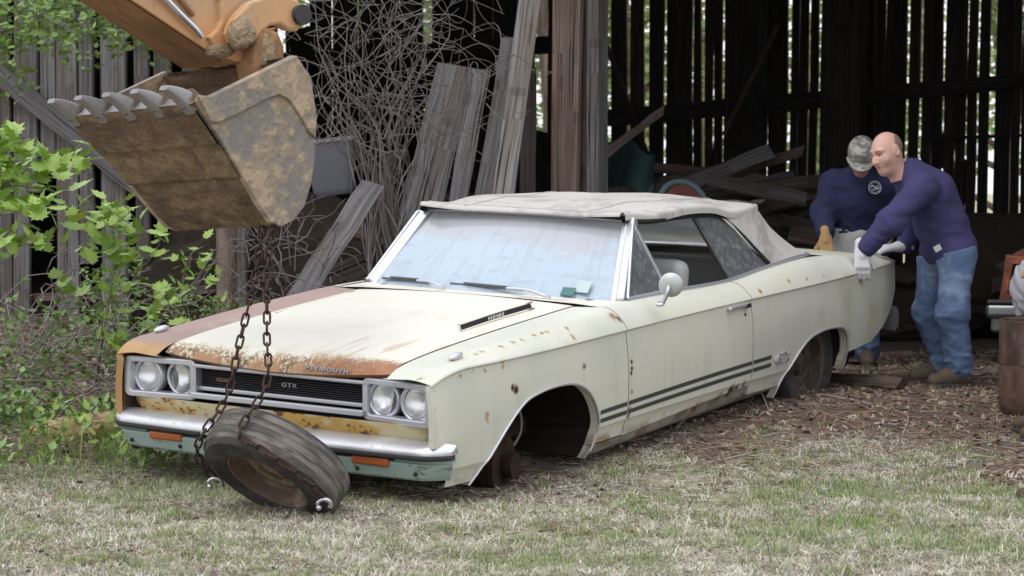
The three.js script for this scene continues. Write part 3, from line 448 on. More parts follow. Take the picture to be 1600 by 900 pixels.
for (const s of [-1, 1]) {
  const left = s < 0;
  const f = part('front_fender', panel(.742, 2.375, 64, () => .318, () => .648, s, [holeF, [[2.272, .505], [2.272, .1], [2.6, .1], [2.6, .505]]], left ? null : primerUV), left ? SIDE : PRIMER); if (!left) f.userData.label = 'mauve brown primer front fender';
  part('arch_lip', lip(archF, s), left ? SIDE : PRIMER, f);
  part('arch_moulding', tube(archF.slice(0, -1).map(([x, y]) => V(x, y, s * (W(x, y) + .003))), .0065, 6, 60), CHROME, f);
  const d = part('door', panel(-.622, .735, 40, x => mix(.372, .312, (x + .62) / 1.36), () => .785, s, []), SIDE);
  const q = part('quarter_panel', panel(-2.648, -.628, 72, () => .318, x => x < -1.9 ? .76 : .785, s, [holeR, ...tailCuts]), SIDE);
  part('arch_lip', lip(archR, s), SIDE, q);
  part('arch_moulding', tube(archR.map(([x, y]) => V(x, y, s * (W(x, y) + .003))), .0065, 6, 50), CHROME, q);
  // rocker below the door
  part('rocker_panel', surf((u, v) => { const x = mix(1.085, -1.0, u), lo = mix(.245, .285, u), hi = mix(.310, .372, clamp((x - .735) / -1.36)); const y = mix(lo, hi, v); return V(x, y, s * (mix(.875, .925, Math.sqrt(v)) * wide(x) - .004)); }, 40, 6, q => [(q.x - SX0) / SXW, (q.y - SY0) / SYH]), material({ t: sideTex, c: [.52, .49, .50], b: .004, r: .6 }));
  // twin stripes
  for (const [a, b, host] of [[.748, 1.018, f], [-.618, .732, d], [-.842, -.632, q]]) for (const [y0, y1] of [[.470, .017], [.428, .017]]) {
    const rise = x => .014 * (1.02 - x);
    part('stripe', surf((u, v) => { const x = mix(a, b, u), y = y0 + rise(x) + (v - .5) * y1 * 1.25; return V(x, y, s * (W(x, y) + .0018)); }, 24, 2), STRIPE, host);
  }
  // fender top indicator pod
  { const g = new THREE.SphereGeometry(1, 20, 12); g.scale(.052, .015, .020); const o = part('indicator_pod', g, CHROME, f); o.position.set(2.10, topY(2.10) + .012, s * .835); o.rotation.z = -.1; part('pod_foot', box(.06, .02, .022, .005, 0, -.012, 0), CHROME, o); }
  // GTX badge on the quarter
  { const b = new THREE.SphereGeometry(1, 20, 10); b.scale(.115, .045, .006); const o = part('badge', b, SIDE, q); b.scale(.8, .7, .6); o.position.set(-.965, .478, s * (W(-.965, .478) + .002)); o.rotation.x = s * .04; const t = new TextGeometry('GTX', { font, size: .058, depth: .006, curveSegments: 4 }); t.computeBoundingBox(); t.translate(-(t.boundingBox.max.x) / 2, -.029, 0); t.applyMatrix4(new THREE.Matrix4().makeShear(0, 0, .25, 0, 0, 0)); if (left) t.rotateY(Math.PI); t.translate(0, 0, s * .006); part('badge_letters', t, ALU, o); }
  // door furniture
  { const y = .812, x = -.45, z = W(x, y); const h = part('door_handle', [box(.215, .020, .018, .008, x, y, s * (z + .022)), box(.02, .016, .03, .004, x + .09, y, s * (z + .008)), box(.02, .016, .03, .004, x - .09, y, s * (z + .008))], CHROME, d); part('handle_button', box(.055, .022, .02, .006, x - .10, y - .004, s * (z + .024)), BLACK, h); part('lock_cylinder', new THREE.CylinderGeometry(.011, .011, .02, 12).rotateX(Math.PI / 2).translate(x - .10, y - .055, s * z), DARKRUST, d); }
  // belt moulding and window frames
  part('belt_moulding', tube([V(.47, .940, s * .795), V(0, .936, s * .80), V(-.62, .925, s * .80), V(-.95, .944, s * .80), V(-1.14, .956, s * .80), V(-1.5, .967, s * .79), V(-1.75, .950, s * .735), V(-1.93, .934, s * .63)], .011, 6, 60), ALU);
  const vw = part('vent_window', tris([[V(.452, .942, s * .79), V(.055, .94, s * .79), V(.172, 1.285, s * .652)]], q => [q.x, q.y]), HAZEGLASS, d);
  part('vent_frame', [bar(V(.045, .94, s * .79), V(.168, 1.292, s * .652), .022, .016), bar(V(.46, .946, s * .79), V(.045, .942, s * .79), .016, .016), bar(V(.455, .945, s * .788), V(.17, 1.29, s * .655), .014, .014)], ALU, vw);
  part('quarter_glass', tris(quad(V(-.50, 1.262, s * .645), V(-.645, .93, s * .785), V(-1.12, .955, s * .785), V(-.80, 1.235, s * .650)), q => [q.x * 1.5, q.y * 1.5]), HAZEGLASS, q);
  part('quarter_glass_frame', bar(V(-.497, 1.268, s * .645), V(-.642, .93, s * .785), .014, .014), RUBBERTRIM, q);
  part('windshield_pillar', [bar(V(.462, .925, s * .752), V(.115, 1.302, s * .620), .052, .052, .012), bar(V(.492, .925, s * .725), V(.142, 1.302, s * .598), .020, .03, .006)], ALU);
  // inner sides
  part('door_trim', box(1.25, .52, .03, .01, .06, .65, s * .80), VINYLDARK, d);
  // wheel housings
  for (const [arch, nm, host] of [[archF, 'wheel_housing', f], [archR, 'wheel_housing', q]]) {
    const cx = (arch[0][0] + arch[arch.length - 1][0]) / 2, t = []; const e = (p, k, z) => V(cx + (p[0] - cx) * k, .25 + (p[1] - .25) * k, s * z);
    for (let i = 0; i < arch.length - 1; i++) { const a = arch[i], b = arch[i + 1]; t.push(...quad(e(a, 1.04, W(a[0], a[1]) - .03), e(b, 1.04, W(b[0], b[1]) - .03), e(b, 1.06, .47), e(a, 1.06, .47))); t.push([e(a, 1.06, .47), e(b, 1.06, .47), V(cx, .25, s * .47)]); }
    part(nm, tris(t), UNDER, host);
  }
}
// mirror (driver's side)
{ const m = part('door_mirror', new THREE.SphereGeometry(.058, 28, 18).scale(.45, 1, 1), material({ c: [.44, .475, .45], r: .45, m: .35 })); m.position.set(.40, 1.022, -1.0); m.rotation.y = .35; part('mirror_ring', new THREE.TorusGeometry(.055, .006, 8, 32).rotateY(Math.PI / 2), ALU, m); part('mirror_stem', [tube([V(.03, .0, .005), V(.04, -.035, .012), V(.02, -.075, .03), V(.0, -.095, .05)], .010, 8, 14), box(.075, .018, .04, .008, 0, -.096, .052)], ALU, m); }
// hood
const hoodEdge = z => 2.312 + .022 * (1 - z * z / .42), hoodBack = z => .80 - .06 * (z * z / .41);
function hoodY(x, z) {
  const a = Math.abs(z) / .642, e = topY(x) - .006; let y = e + .028 * (1 - a * a) * sm(2.34, 1.9, x);
  y += .022 * sm(.535, .50, Math.abs(z)) * sm(1.95, 1.50, x) * sm(.78, .98, x) ;                     // raised centre that carries the side vents
  const d = hoodEdge(z) - x; if (d < .10) y -= (.10 - d) * (.10 - d) * (3.6 * (1 - a * a * .55)) + .008 * (1 - d / .10) * (1 - a); return y;
}
{
  const zz = []; for (let i = 0; i <= 88; i++) { const f = i / 88 * 2 - 1; zz.push(Math.sign(f) * Math.pow(Math.abs(f), .85) * .640); }
  const hood = part('hood', surf((u, v) => { const z = zz[Math.round(u * 88)], x = mix(hoodEdge(z), hoodBack(z), 1 - Math.pow(1 - v, 1.5)); return V(x, hoodY(x, z), z); }, 88, 90, q => [(q.x - .5) / 1.9, (q.z + .72) / 1.44]), HOOD);
  part('hood_flange', surf((u, v) => { const z = mix(-.64, .64, u), x = hoodEdge(z); return V(x - .035 * v, hoodY(x, z) - .018 * v, z); }, 40, 2, q => [(q.x - .5) / 1.9, (q.z + .72) / 1.44]), HOOD, hood);
  for (const s of [-1, 1]) {
    const y = x => hoodY(x, .46) - .0075 - (s > 0 ? .016 : 0), o = surf((u, v) => { const x = mix(1.585, .955, u), a = (v - .5) * .026 * (1 - .15 * u); return V(x, y(x) + a, s * (.535 - .012 * v)); }, 20, 2); part('hood_vent', o, BLACK, hood);
    part('vent_frame', [tube([V(1.60, y(1.60) + .015, s * .528), V(1.27, y(1.27) + .015, s * .528), V(.945, y(.945) + .015, s * .528)], .004, 6, 20), tube([V(1.60, y(1.60) - .014, s * .540), V(1.27, y(1.27) - .014, s * .540), V(.945, y(.945) - .014, s * .540)], .004, 6, 20)], s < 0 ? HOOD : HOOD, hood);
    const t = new TextGeometry('HEMI', { font, size: .016, depth: .002, curveSegments: 3 }); t.scale(2.6, 1, 1); t.computeBoundingBox(); t.translate(-t.boundingBox.max.x / 2, -.008, 0); if (s < 0) t.rotateY(Math.PI); const l = part('vent_letters', t, CHROME, hood); l.position.set(1.29, y(1.29), s * .536); l.rotation.z = -.055;
  }
  { const t = new TextGeometry('PLYMOUTH', { font, size: .019, depth: .005, curveSegments: 4 }); t.scale(1.75, 1, 1); t.computeBoundingBox(); t.translate(-t.boundingBox.max.x / 2, 0, 0); t.rotateX(-.5); t.rotateY(Math.PI / 2); const o = part('hood_letters', t, material({ c: [.30, .30, .32], r: .45, m: .6 }), hood); o.position.set(2.322, .790, -.29); o.rotation.y = -.03; }
}
// gap floors, cowl, radiator wall, floor pan, deck, tail
for (const s of [-1, 1]) part('inner_fender', surf((u, v) => { const x = mix(.8, 2.28, u); return V(x, topY(x) - .03 - .3 * v, s * (.645 - .06 * v)); }, 20, 2), UNDER);
part('cowl', surf((u, v) => { const z = mix(-.80, .80, u), a = 1 - z * z / .64; const x0 = hoodBack(Math.min(.64, Math.abs(z))) - .006, x1 = .47 + .15 * a - .03; return V(mix(x0, x1, v), mix(topY(.75) - .004 + .026 * a, .93 + .020 * a, v), z); }, 40, 6, q => [(q.x - .5) / 1.9, (q.z + .72) / 1.44]), HOOD);
part('radiator_wall', box(.05, .5, 1.68, .01, 2.12, .58, 0), BLACK); part('firewall', box(.04, .6, 1.2, .01, .72, .6, 0), UNDER);
part('floor_pan', box(3.3, .06, 1.5, .02, -.75, .31, 0), UNDER); part('engine_block', [box(.7, .35, .5, .04, 1.4, .5, 0), box(.9, .07, .09, .02, 1.5, .33, .38), box(.9, .07, .09, .02, 1.5, .33, -.38)], UNDER);
part('rear_deck', surf((u, v) => { const z = mix(-.80, .80, u), x = mix(-1.84, -2.632, v); return V(x, topY(x) + .014 * (1 - z * z / .64), z); }, 30, 20, q => [(q.x - SX0) / SXW, .85 + q.z * .1]), SIDE);
part('tail_panel', surf((u, v) => { const n = tailCurve.length - 1, f = v * n, i = Math.min(n - 1, Math.floor(f)), a = tailCurve[i], b = tailCurve[i + 1], y = mix(a[1], b[1], f - i), x = mix(a[0], b[0], f - i); return V(x - .012 * (1 - Math.pow(u * 2 - 1, 2)), y, mix(-1, 1, u) * W(x, y)); }, 24, 24, q => [(q.z + 1.2) / 4, (q.y - SY0) / SYH]), SIDE);
{ const r = []; for (let k = 0; k <= 24; k++) { const f = k / 24 * 2 - 1, z = f * .93, x = -2.70 + .10 * Math.pow(Math.abs(f), 5); r.push([V(x + .04, .575, z), V(x, .55, z), V(x - .012, .50, z), V(x, .445, z), V(x + .05, .43, z)]); } part('rear_bumper', loft(r), CHROME); }
// front end
{
  const up = [], lo = []; const face = z => 2.425 - .035 * Math.pow(Math.abs(z) / .97, 2) - .10 * Math.pow(sm(.80, .985, Math.abs(z)), 2), drop = z => .018 * (z / .97) * 0;
  for (let k = 0; k <= 60; k++) { const z = mix(-.948, .948, k / 60), x = face(z), t = sm(.80, .94, Math.abs(z)), dp = mix(.13, .045, t), rd = .012 * sm(.90, .95, Math.abs(z)); up.push([V(x - dp, .512 - rd, z), V(x - dp + .005, .524 - rd, z), V(x - .03, .512 - rd, z), V(x - .012, .500 - rd, z), V(x - .003, .488, z), V(x, .475, z), V(x - .004, .460, z), V(x - dp + .01, .455, z)]); lo.push([V(x - dp + .01, .437, z * .985), V(x - .022, .434, z * .985), V(x - .016, .425, z * .985), V(x - .040, .362, z * .96), V(x - .058, .350, z * .955), V(x - dp - .02, .352, z * .955)]); }
  const uvz = g => { const p = g.attributes.position, t = g.attributes.uv; for (let i = 0; i < p.count; i++) t.setXY(i, p.getZ(i) * .9, p.getY(i) * 3); return g; };
  const bumper = part('front_bumper', toCreasedNormals(uvz(loft(up)), .5), CHROME); part('bumper_lower', toCreasedNormals(uvz(loft(lo)), .5), TEAL, bumper);
  for (const s of [-1, 1]) {
    const o = []; for (let k = 0; k <= 16; k++) { const z = s * mix(.70, .945, k / 16), x = face(z) - .017, b = mix(.1, .03, sm(.8, .94, Math.abs(z))); o.push([V(x, .455, z), V(x - .004, .432, z), V(x - b, .432, z), V(x - b, .455, z)]); } part('bumper_end', uvz(loft(o)), TEAL, bumper);
    const st = []; for (let k = 0; k <= 20; k++) { const z = s * mix(.36, .950, k / 20), x = face(z) + .006; st.push([V(x, .472, z), V(x + .003, .460, z), V(x - .004, .450, z), V(x - .03, .450, z), V(x - .03, .472, z)]); } part('bumper_rub_strip', loft(st), RUBBERTRIM, bumper);
    const lamp = box(.05, .042, .20, .014); lamp.translate(face(.58) - .032, .428, s * .575); part('turn_signal', lamp, AMBER, bumper); part('signal_recess', box(.04, .052, .46, .01, face(.5) - .062, .428, s * .46), BLACK, bumper);
    for (const z of [.5, .8]) part('bumper_bolt', new THREE.SphereGeometry(.010, 10, 8).translate(face(z) - .028, .385, s * z), DARKRUST, bumper);
  }
  part('valance', surf((u, v) => { const z = mix(-.865, .865, u), a = Math.abs(z) / .865, x = 2.335 - .02 * a * a - .05 * Math.pow(sm(.88, 1, a), 2); return V(x - .05 * (1 - v) + .012 * Math.sin(v * 3.1), mix(.495, .590, v), z); }, 50, 8, q => [q.z * .6, q.y * 3]), VALANCE);
  for (const [y, x] of [[.754, 2.300], [.618, 2.318]]) part('grille_moulding', bar(V(x, y, -.485), V(x, y, .485), .020, y > .7 ? .018 : .028, .006), ALU);
  part('grille_moulding', bar(V(2.27, .645, -.47), V(2.27, .645, .47), .02, .02, .005), ALU).userData.label = 'dull lower grille bar';
  part('grille_back', box(.02, .15, 1.0, .004, 2.205, .69, 0), BLACK);
  for (let k = 0; k < 9; k++) part('grille_slat', box(.035, .0048, .96, .002, 2.243, .661 + k * .0103, 0), GRILLE);
  { const t = new TextGeometry('GTX', { font, size: .020, depth: .004, curveSegments: 4 }); t.scale(1.7, 1, 1); t.computeBoundingBox(); t.translate(-t.boundingBox.max.x / 2, 0, 0); t.rotateY(Math.PI / 2); const o = part('grille_letters', t, material({ c: [.30, .30, .32], r: .4, m: .6 })); o.position.set(2.262, .690, -.04); }
  part('grille_rust_patch', box(.006, .018, .10, .003, 2.262, .690, .33), RUST);
  for (const s of [-1, 1]) {
    const w = .385, h = .182, shape = (W2, H2, r) => { const q = new THREE.Shape(), x = -W2 / 2, y = -H2 / 2; q.moveTo(x + r, y); q.lineTo(x + W2 - r, y); q.quadraticCurveTo(x + W2, y, x + W2, y + r); q.lineTo(x + W2, y + H2 - r); q.quadraticCurveTo(x + W2, y + H2, x + W2 - r, y + H2); q.lineTo(x + r, y + H2); q.quadraticCurveTo(x, y + H2, x, y + H2 - r); q.lineTo(x, y + r); q.quadraticCurveTo(x, y, x + r, y); return q; };
    const ring = shape(w, h, .032); ring.holes.push(shape(w - .046, h - .036, .022));
    const place = (g, x) => { g.rotateY(Math.PI / 2); const p = g.attributes.position; for (let i = 0; i < p.count; i++) { const z = p.getZ(i); p.setXYZ(i, p.getX(i) + x + s * z * .11, p.getY(i) + .682 - .010 * 0, z + s * .667); } g.computeVertexNormals(); return g; };
    const bz = part('headlight_bezel', place(new THREE.ExtrudeGeometry(ring, { depth: .05, bevelEnabled: true, bevelThickness: .006, bevelSize: .005, bevelSegments: 2, curveSegments: 8 }), 2.268), ALU);
    part('bezel_plate', place(new THREE.ExtrudeGeometry(shape(w - .03, h - .02, .02), { depth: .01, bevelEnabled: false }), 2.212), material({ c: [.022, .024, .032], r: .55 }), bz);
    for (const [x, y, z] of [[2.285, .684, .757], [2.268, .686, .572]]) {
      const L = new THREE.LatheGeometry([[0, .030], [.02, .0285], [.04, .0235], [.058, .014], [.068, .004], [.071, -.004]].map(([r, d]) => new THREE.Vector2(r, d)), 40); L.rotateZ(-Math.PI / 2); { const p = L.attributes.position, t = L.attributes.uv; for (let i = 0; i < p.count; i++) t.setXY(i, p.getZ(i) * 7, p.getY(i) * 7); }
      const hl = part('headlight', L, material({ c: [.97, .98, .98], t: null, r: .12, tr: .88 })); hl.material.bumpMap = lensTex.bump; hl.material.bumpScale = .0006; part('reflector', new THREE.LatheGeometry([[0, -.040], [.02, -.0375], [.04, -.030], [.056, -.018], [.066, -.007], [.0705, -.002]].map(([r, d]) => new THREE.Vector2(r, d)), 36).rotateZ(-Math.PI / 2 + .22), material({ c: [.86, .86, .86], r: .30, m: 1 }), hl); hl.position.set(x, y, s * z);
      part('headlight_ring', new THREE.LatheGeometry([[.069, .004], [.072, .016], [.079, .019], [.086, .012], [.089, -.008], [.088, -.03]].map(([r, d]) => new THREE.Vector2(r, d)), 40).rotateZ(-Math.PI / 2), ALU, hl);
    }
  }
}
// windshield
{
  const g = (u, v) => { const f = u * 2 - 1, a = 1 - f * f; return V(mix(.485 + .16 * a, .125 + .05 * a, v) + .012 * Math.sin(v * 3.14), mix(.930 + .018 * a, 1.292 + .012 * a, v), f * mix(.722, .598, v)); };
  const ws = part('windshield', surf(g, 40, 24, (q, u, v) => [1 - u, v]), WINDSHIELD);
  part('windshield_header', surf((u, v) => { const a = v * Math.PI * 2, p = g(mix(-.02, 1.02, u), 1.0); return V(p.x + .004 + .026 * Math.cos(a), p.y + .012 + .016 * Math.sin(a), p.z); }, 30, 12), ALU, ws);
  part('windshield_moulding', surf((u, v) => { const a = v * Math.PI * 2, p = g(u, 0); return V(p.x + .006 + .010 * Math.cos(a), p.y - .002 + .008 * Math.sin(a), p.z); }, 30, 8), ALU, ws);
  for (const [piv, tip, mid] of [[V(.70, .962, -.47), V(.63, .968, .17), .42], [V(.69, .968, .16), V(.53, .955, .66), .42]]) {
    const m = piv.clone().lerp(tip, mid).add(V(-.015, .018, 0)), w = part('wiper_arm', [taperTube([piv, piv.clone().lerp(m, .5).add(V(0, .012, 0)), m], .009, .006, 6, 8), new THREE.CylinderGeometry(.014, .016, .028, 12).translate(piv.x, piv.y - .006, piv.z)], ALU, ws);
    const a = piv.clone().lerp(tip, .28).add(V(-.045, .012, 0)), b = tip.clone().add(V(-.03, .008, 0)); part('wiper_blade', [bar(a, b, .012, .012, .003), bar(a.clone().lerp(b, .2).add(V(.012, .012, 0)), a.clone().lerp(b, .8).add(V(.012, .012, 0)), .01, .008, .003)], material({ c: [.10, .10, .11], r: .6 }), w);
  }
  const p = g(.105, .11), st = part('inspection_sticker', box(.004, .075, .085, .002), material({ c: [.42, .52, .50], r: .6 }), ws); st.position.set(p.x + .004, p.y + .02, p.z); st.rotation.z = .78; const s2 = part('inspection_sticker', box(.004, .052, .075, .002), material({ c: [.05, .16, .15], r: .6 }), ws); const p2 = g(.15, .045); s2.position.set(p2.x + .006, p2.y + .018, p2.z); s2.rotation.z = .78;
}
// folding top
{
  const yLip = curve([[-1.40, 1.225], [-.94, 1.222], [-.68, 1.272], [-.39, 1.290], [-.1, 1.277], [.05, 1.292], [.20, 1.306]]), zE = curve([[-1.40, .595], [-1.25, .635], [-.9, .66], [-.3, .655], [.20, .615]]), yC = curve([[-1.42, 1.278], [-1.2, 1.308], [-.85, 1.336], [-.4, 1.350], [0, 1.347], [.20, 1.336]]);
  const yE = x => mix(yLip(x) + .044, 1.268, sm(-.9, -1.2, x));
  const roofP = (u, v) => { const x = mix(.195, -1.405, u), f = v * 2 - 1, a = Math.abs(f), xx = x + .045 * (1 - f * f) * sm(.5, 0, u) * .5 + .05 * a * a * sm(.8, 1, u); const sag = .005 * Math.sin(x * 9 + f * 4) - .016 * Math.pow(Math.abs(Math.sin((x + .25) * 6.28)), 1.5) * (1 - .5 * a) + .007 * (fbm(x * 5, f * 6, 3) - .5); if (a > .93) { const k = (a - .93) / .07; return V(xx, mix(yE(x) - .004, yLip(x), k * k * .999) + 0, Math.sign(f) * (zE(x) + .012 * Math.sin(k * 1.57))); } const b = a / .93; return V(xx, yC(x) - (yC(x) - yE(x) + .004) * Math.pow(b, 2.7) + sag * (1 - b * b), Math.sign(f) * zE(x) * b); };
  const top = part('soft_top', surf(roofP, 70, 72, (q, u, v) => [q.x * .7, q.z * .7 + .5]), CANVAS);
  for (const f of [-.52, .52]) part('top_seam', tube(Array.from({ length: 24 }, (_, i) => roofP(.01 + .97 * i / 23, .5 + f / 2).add(V(0, .001, 0))), .0035, 5, 60), CANVAS, top);
  part('top_seam', tube(Array.from({ length: 30 }, (_, i) => roofP(.045, .04 + .92 * i / 29).add(V(0, .001, 0))), .0035, 5, 60), CANVAS, top);
  const U = new THREE.CatmullRomCurve3([V(-.80, 1.24, -.66), V(-1.05, 1.255, -.652), V(-1.25, 1.262, -.632), V(-1.36, 1.272, -.54), V(-1.40, 1.276, -.3), V(-1.41, 1.279, 0), V(-1.40, 1.276, .3), V(-1.36, 1.272, .54), V(-1.25, 1.262, .632), V(-1.05, 1.255, .652), V(-.80, 1.24, .66)]);
  const Lw = new THREE.CatmullRomCurve3([V(-1.135, .962, -.795), V(-1.32, .966, -.795), V(-1.56, .964, -.775), V(-1.80, .945, -.69), V(-1.96, .932, -.52), V(-2.0, .935, 0), V(-1.96, .932, .52), V(-1.80, .945, .69), V(-1.56, .964, .775), V(-1.32, .966, .795), V(-1.135, .962, .795)]);
  const sail = (u0, u1, n) => surf((u, v) => { const s = mix(u0, u1, u), a = U.getPoint(s), b = Lw.getPoint(s), k = v; const p = a.lerp(b, k); p.y += -.035 * Math.sin(k * 3.14) * (s > .12 && s < .88 ? 1 : .2) + .005 * Math.sin(s * 60 + k * 6); return p; }, n, 20, q => [q.x * .7 + q.y * .5, q.z * .7 + q.y * .3]);
  part('top_sail', sail(0, .36, 30), CANVAS, top); part('top_sail', sail(.64, 1, 30), CANVAS, top); part('rear_window', sail(.36, .64, 20), material({ c: [.75, .75, .74], r: .45, tr: .75 }), top);
  for (const s of [-1, 1]) part('top_weatherstrip', tube([V(.19, 1.305, s * .612), V(.0, 1.284, s * .640), V(-.3, 1.280, s * .648), V(-.60, 1.268, s * .650), V(-.84, 1.228, s * .655), V(-1.125, .965, s * .79)], .014, 6, 50), BLACK, top);
  part('top_header_seal', surf((u, v) => { const a = v * Math.PI * 2, z = mix(-.61, .61, u), f = 1 - z * z / .38; return V(.150 + .03 * f + .030 * Math.cos(a), 1.310 + .012 * f + .011 * Math.sin(a), z); }, 30, 10), BLACK, top);
  part('top_front_edge', surf((u, v) => { const p = roofP(0, mix(.04, .96, u)), a = v * 1.57; return V(p.x + .022 * Math.sin(a), p.y - .020 * (1 - Math.cos(a)) + .001, p.z); }, 60, 6, (q, u, v) => [q.x * .7, q.z * .7 + .5]), CANVAS, top);
  for (const x of [-.25, -.75]) part('top_bow', tube([V(x, yE(x) - .05, -.62), V(x, yC(x) - .035, -.3), V(x, yC(x) - .028, 0), V(x, yC(x) - .035, .3), V(x, yE(x) - .05, .62)], .012, 6, 24), DARKRUST, top);
  part('well_rail', tube([V(-1.15, .955, -.76), V(-1.75, .945, -.66), V(-1.9, .94, -.4), V(-1.93, .945, 0), V(-1.9, .94, .4), V(-1.75, .945, .66), V(-1.15, .955, .76)], .018, 6, 50), ALU, top);
}
// cabin
{
  const seat = (x, z, w, h) => { const o = part('seat', box(.50, .16, w, .06, x + .22, .56, z), VINYL); const b = box(.14, h, w, .06); b.rotateZ(.16); b.translate(x - .08, .56 + h / 2, z); part('seat_back', b, VINYL, o); };
  seat(-.36, -.37, .52, .48); seat(-.36, .37, .52, .48); seat(-1.25, 0, 1.2, .40);
  part('dashboard', [box(.24, .18, 1.36, .05, .50, .85, 0), box(.16, .05, 1.3, .02, .40, .93, 0)], VINYLDARK);
  const s = part('steering_wheel', new THREE.TorusGeometry(.19, .013, 8, 40), VINYL); s.position.set(.20, .93, -.38); s.rotation.set(0, Math.PI / 2, 0); s.rotateX(.5); part('steering_hub', [box(.34, .02, .02, .005), new THREE.CylinderGeometry(.045, .045, .04, 16).rotateX(Math.PI / 2)], VINYLDARK, s);
  part('package_tray', box(.5, .02, 1.3, .005, -1.70, .86, 0), VINYLDARK);
}
// wheels that are left, and the bare front hub
const UNDERWHEEL = material({ t: wheelTex, c: [.45, .45, .48], r: .9 });
function wheelParts(parent, R, w, flat = 0, rimMat = WHEEL) {                        // axle along z, outer face to -z
  const rimR = R * .60, prof = [[rimR, -w * .40], [rimR * 1.05, -w * .47], [R * .80, -w * .52], [R * .93, -w * .47], [R * .975, -w * .36], [R * .99, -w * .20], [R * .985, -w * .17], [R, -w * .15], [R, -.02], [R * .985, -.015], [R * .985, .0], [R, .005], [R, w * .15], [R * .985, w * .17], [R * .99, w * .2], [R * .975, w * .36], [R * .93, w * .47], [R * .80, w * .52], [rimR * 1.05, w * .47], [rimR, w * .40]];
  const g = new THREE.LatheGeometry(prof.map(([r, d]) => new THREE.Vector2(r, d)), 56); g.rotateX(Math.PI / 2); const p = g.attributes.position; if (flat) for (let i = 0; i < p.count; i++) { const y = p.getY(i); if (y < -R + flat) { const k = (-R + flat - y); p.setY(i, -R + flat - k * .12); p.setZ(i, p.getZ(i) * (1 + k * 2.4)); } } g.computeVertexNormals();
  const t = mesh('tyre', toCreasedNormals(g, .6), TYRE, parent);
  if (!flat) { const tr = [[R * .965, -w * .40]]; for (let k = -2; k <= 2; k++) { const a = w * .15 * k; tr.push([R + .003, a - w * .070], [R + .004, a], [R + .003, a + w * .070]); if (k < 2) tr.push([R - .001, a + w * .073], [R - .001, a + w * .077]); } tr.push([R * .965, w * .40]); mesh('tread', toCreasedNormals(new THREE.LatheGeometry(tr.map(([r, d]) => new THREE.Vector2(r - (Math.abs(d) > w * .3 ? (Math.abs(d) - w * .3) * .25 : 0), d)), 64).rotateX(Math.PI / 2), .5), TREAD, t); }
  const rim = mesh('rim', new THREE.LatheGeometry([[rimR * 1.03, -w * .43], [rimR * .98, -w * .42], [rimR * .93, -w * .33], [rimR * .90, -w * .12], [rimR * .80, -w * .06], [rimR * .66, -w * .14], [rimR * .48, -w * .16], [rimR * .42, -w * .08], [rimR * .30, -w * .07], [rimR * .28, -w * .16], [0, -w * .17]].map(([r, d]) => new THREE.Vector2(r, d)), 40).rotateX(Math.PI / 2), rimMat, parent);
  for (let k = 0; k < 5; k++) { const a = k / 5 * 6.283; mesh('lug_hole', new THREE.CylinderGeometry(.012, .012, .01, 10).rotateX(Math.PI / 2).translate(Math.cos(a) * rimR * .36, Math.sin(a) * rimR * .36, -w * .085), BLACK, rim); }
  return t;
}
for (const s of [-1, 1]) { const w = new THREE.Group(); w.name = 'rear_wheel'; car.add(w); w.position.set(-1.53, .365, s * .765); if (s > 0) w.rotation.y = Math.PI; wheelParts(w, .325, .20, .10, UNDERWHEEL); }
{
  const h = part('brake_drum', new THREE.CylinderGeometry(.135, .14, .07, 32).rotateX(Math.PI / 2), DARKRUST); h.position.set(1.60, .295, -.735); h.rotation.y = .15; part('hub', new THREE.CylinderGeometry(.05, .062, .09, 20).rotateX(Math.PI / 2).translate(0, 0, -.05), DARKRUST, h);
  part('control_arm', [bar(V(1.60, .24, -.72), V(1.50, .29, -.40), .08, .04, .01), bar(V(1.58, .36, -.70), V(1.46, .40, -.42), .05, .03, .01)], DARKRUST);
  part('shock_absorber', [tube([V(1.42, .27, -.60), V(1.40, .62, -.52)], .024, 10, 4), tube([V(1.42, .22, -.60), V(1.41, .4, -.56)], .012, 8, 4)], material({ c: [.16, .16, .165], r: .5 }));
  part('brake_hose', tube([V(1.36, .60, -.56), V(1.30, .52, -.66), V(1.30, .40, -.68), V(1.38, .31, -.66), V(1.5, .30, -.68)], .008, 6, 30), material({ c: [.20, .20, .20], r: .6 }));
  part('frame_horn', box(.20, .10, .07, .02, 1.76, .335, -.60), material({ t: rustTex, c: [1.0, 1.05, 1.1], r: .8 })); part('frame_rail', box(.9, .09, .08, .02, 1.45, .37, -.50), material({ t: rustTex, c: [.26, .26, .27], r: .8 })); part('brake_backing', new THREE.CylinderGeometry(.13, .13, .02, 28).rotateX(Math.PI / 2).translate(1.47, .42, -.62), material({ t: rustTex, c: [.22, .22, .22], r: .8 }));
  for (const g of [box(.24, .14, .012, .004, 1.83, .40, -.60)]) part("splash_shield", g, material({ t: rustTex, c: [.55, .56, .58], r: .8 }));
  const h2 = part('brake_drum', new THREE.CylinderGeometry(.135, .14, .07, 32).rotateX(Math.PI / 2), DARKRUST); h2.position.set(1.60, .295, .735);
  
}

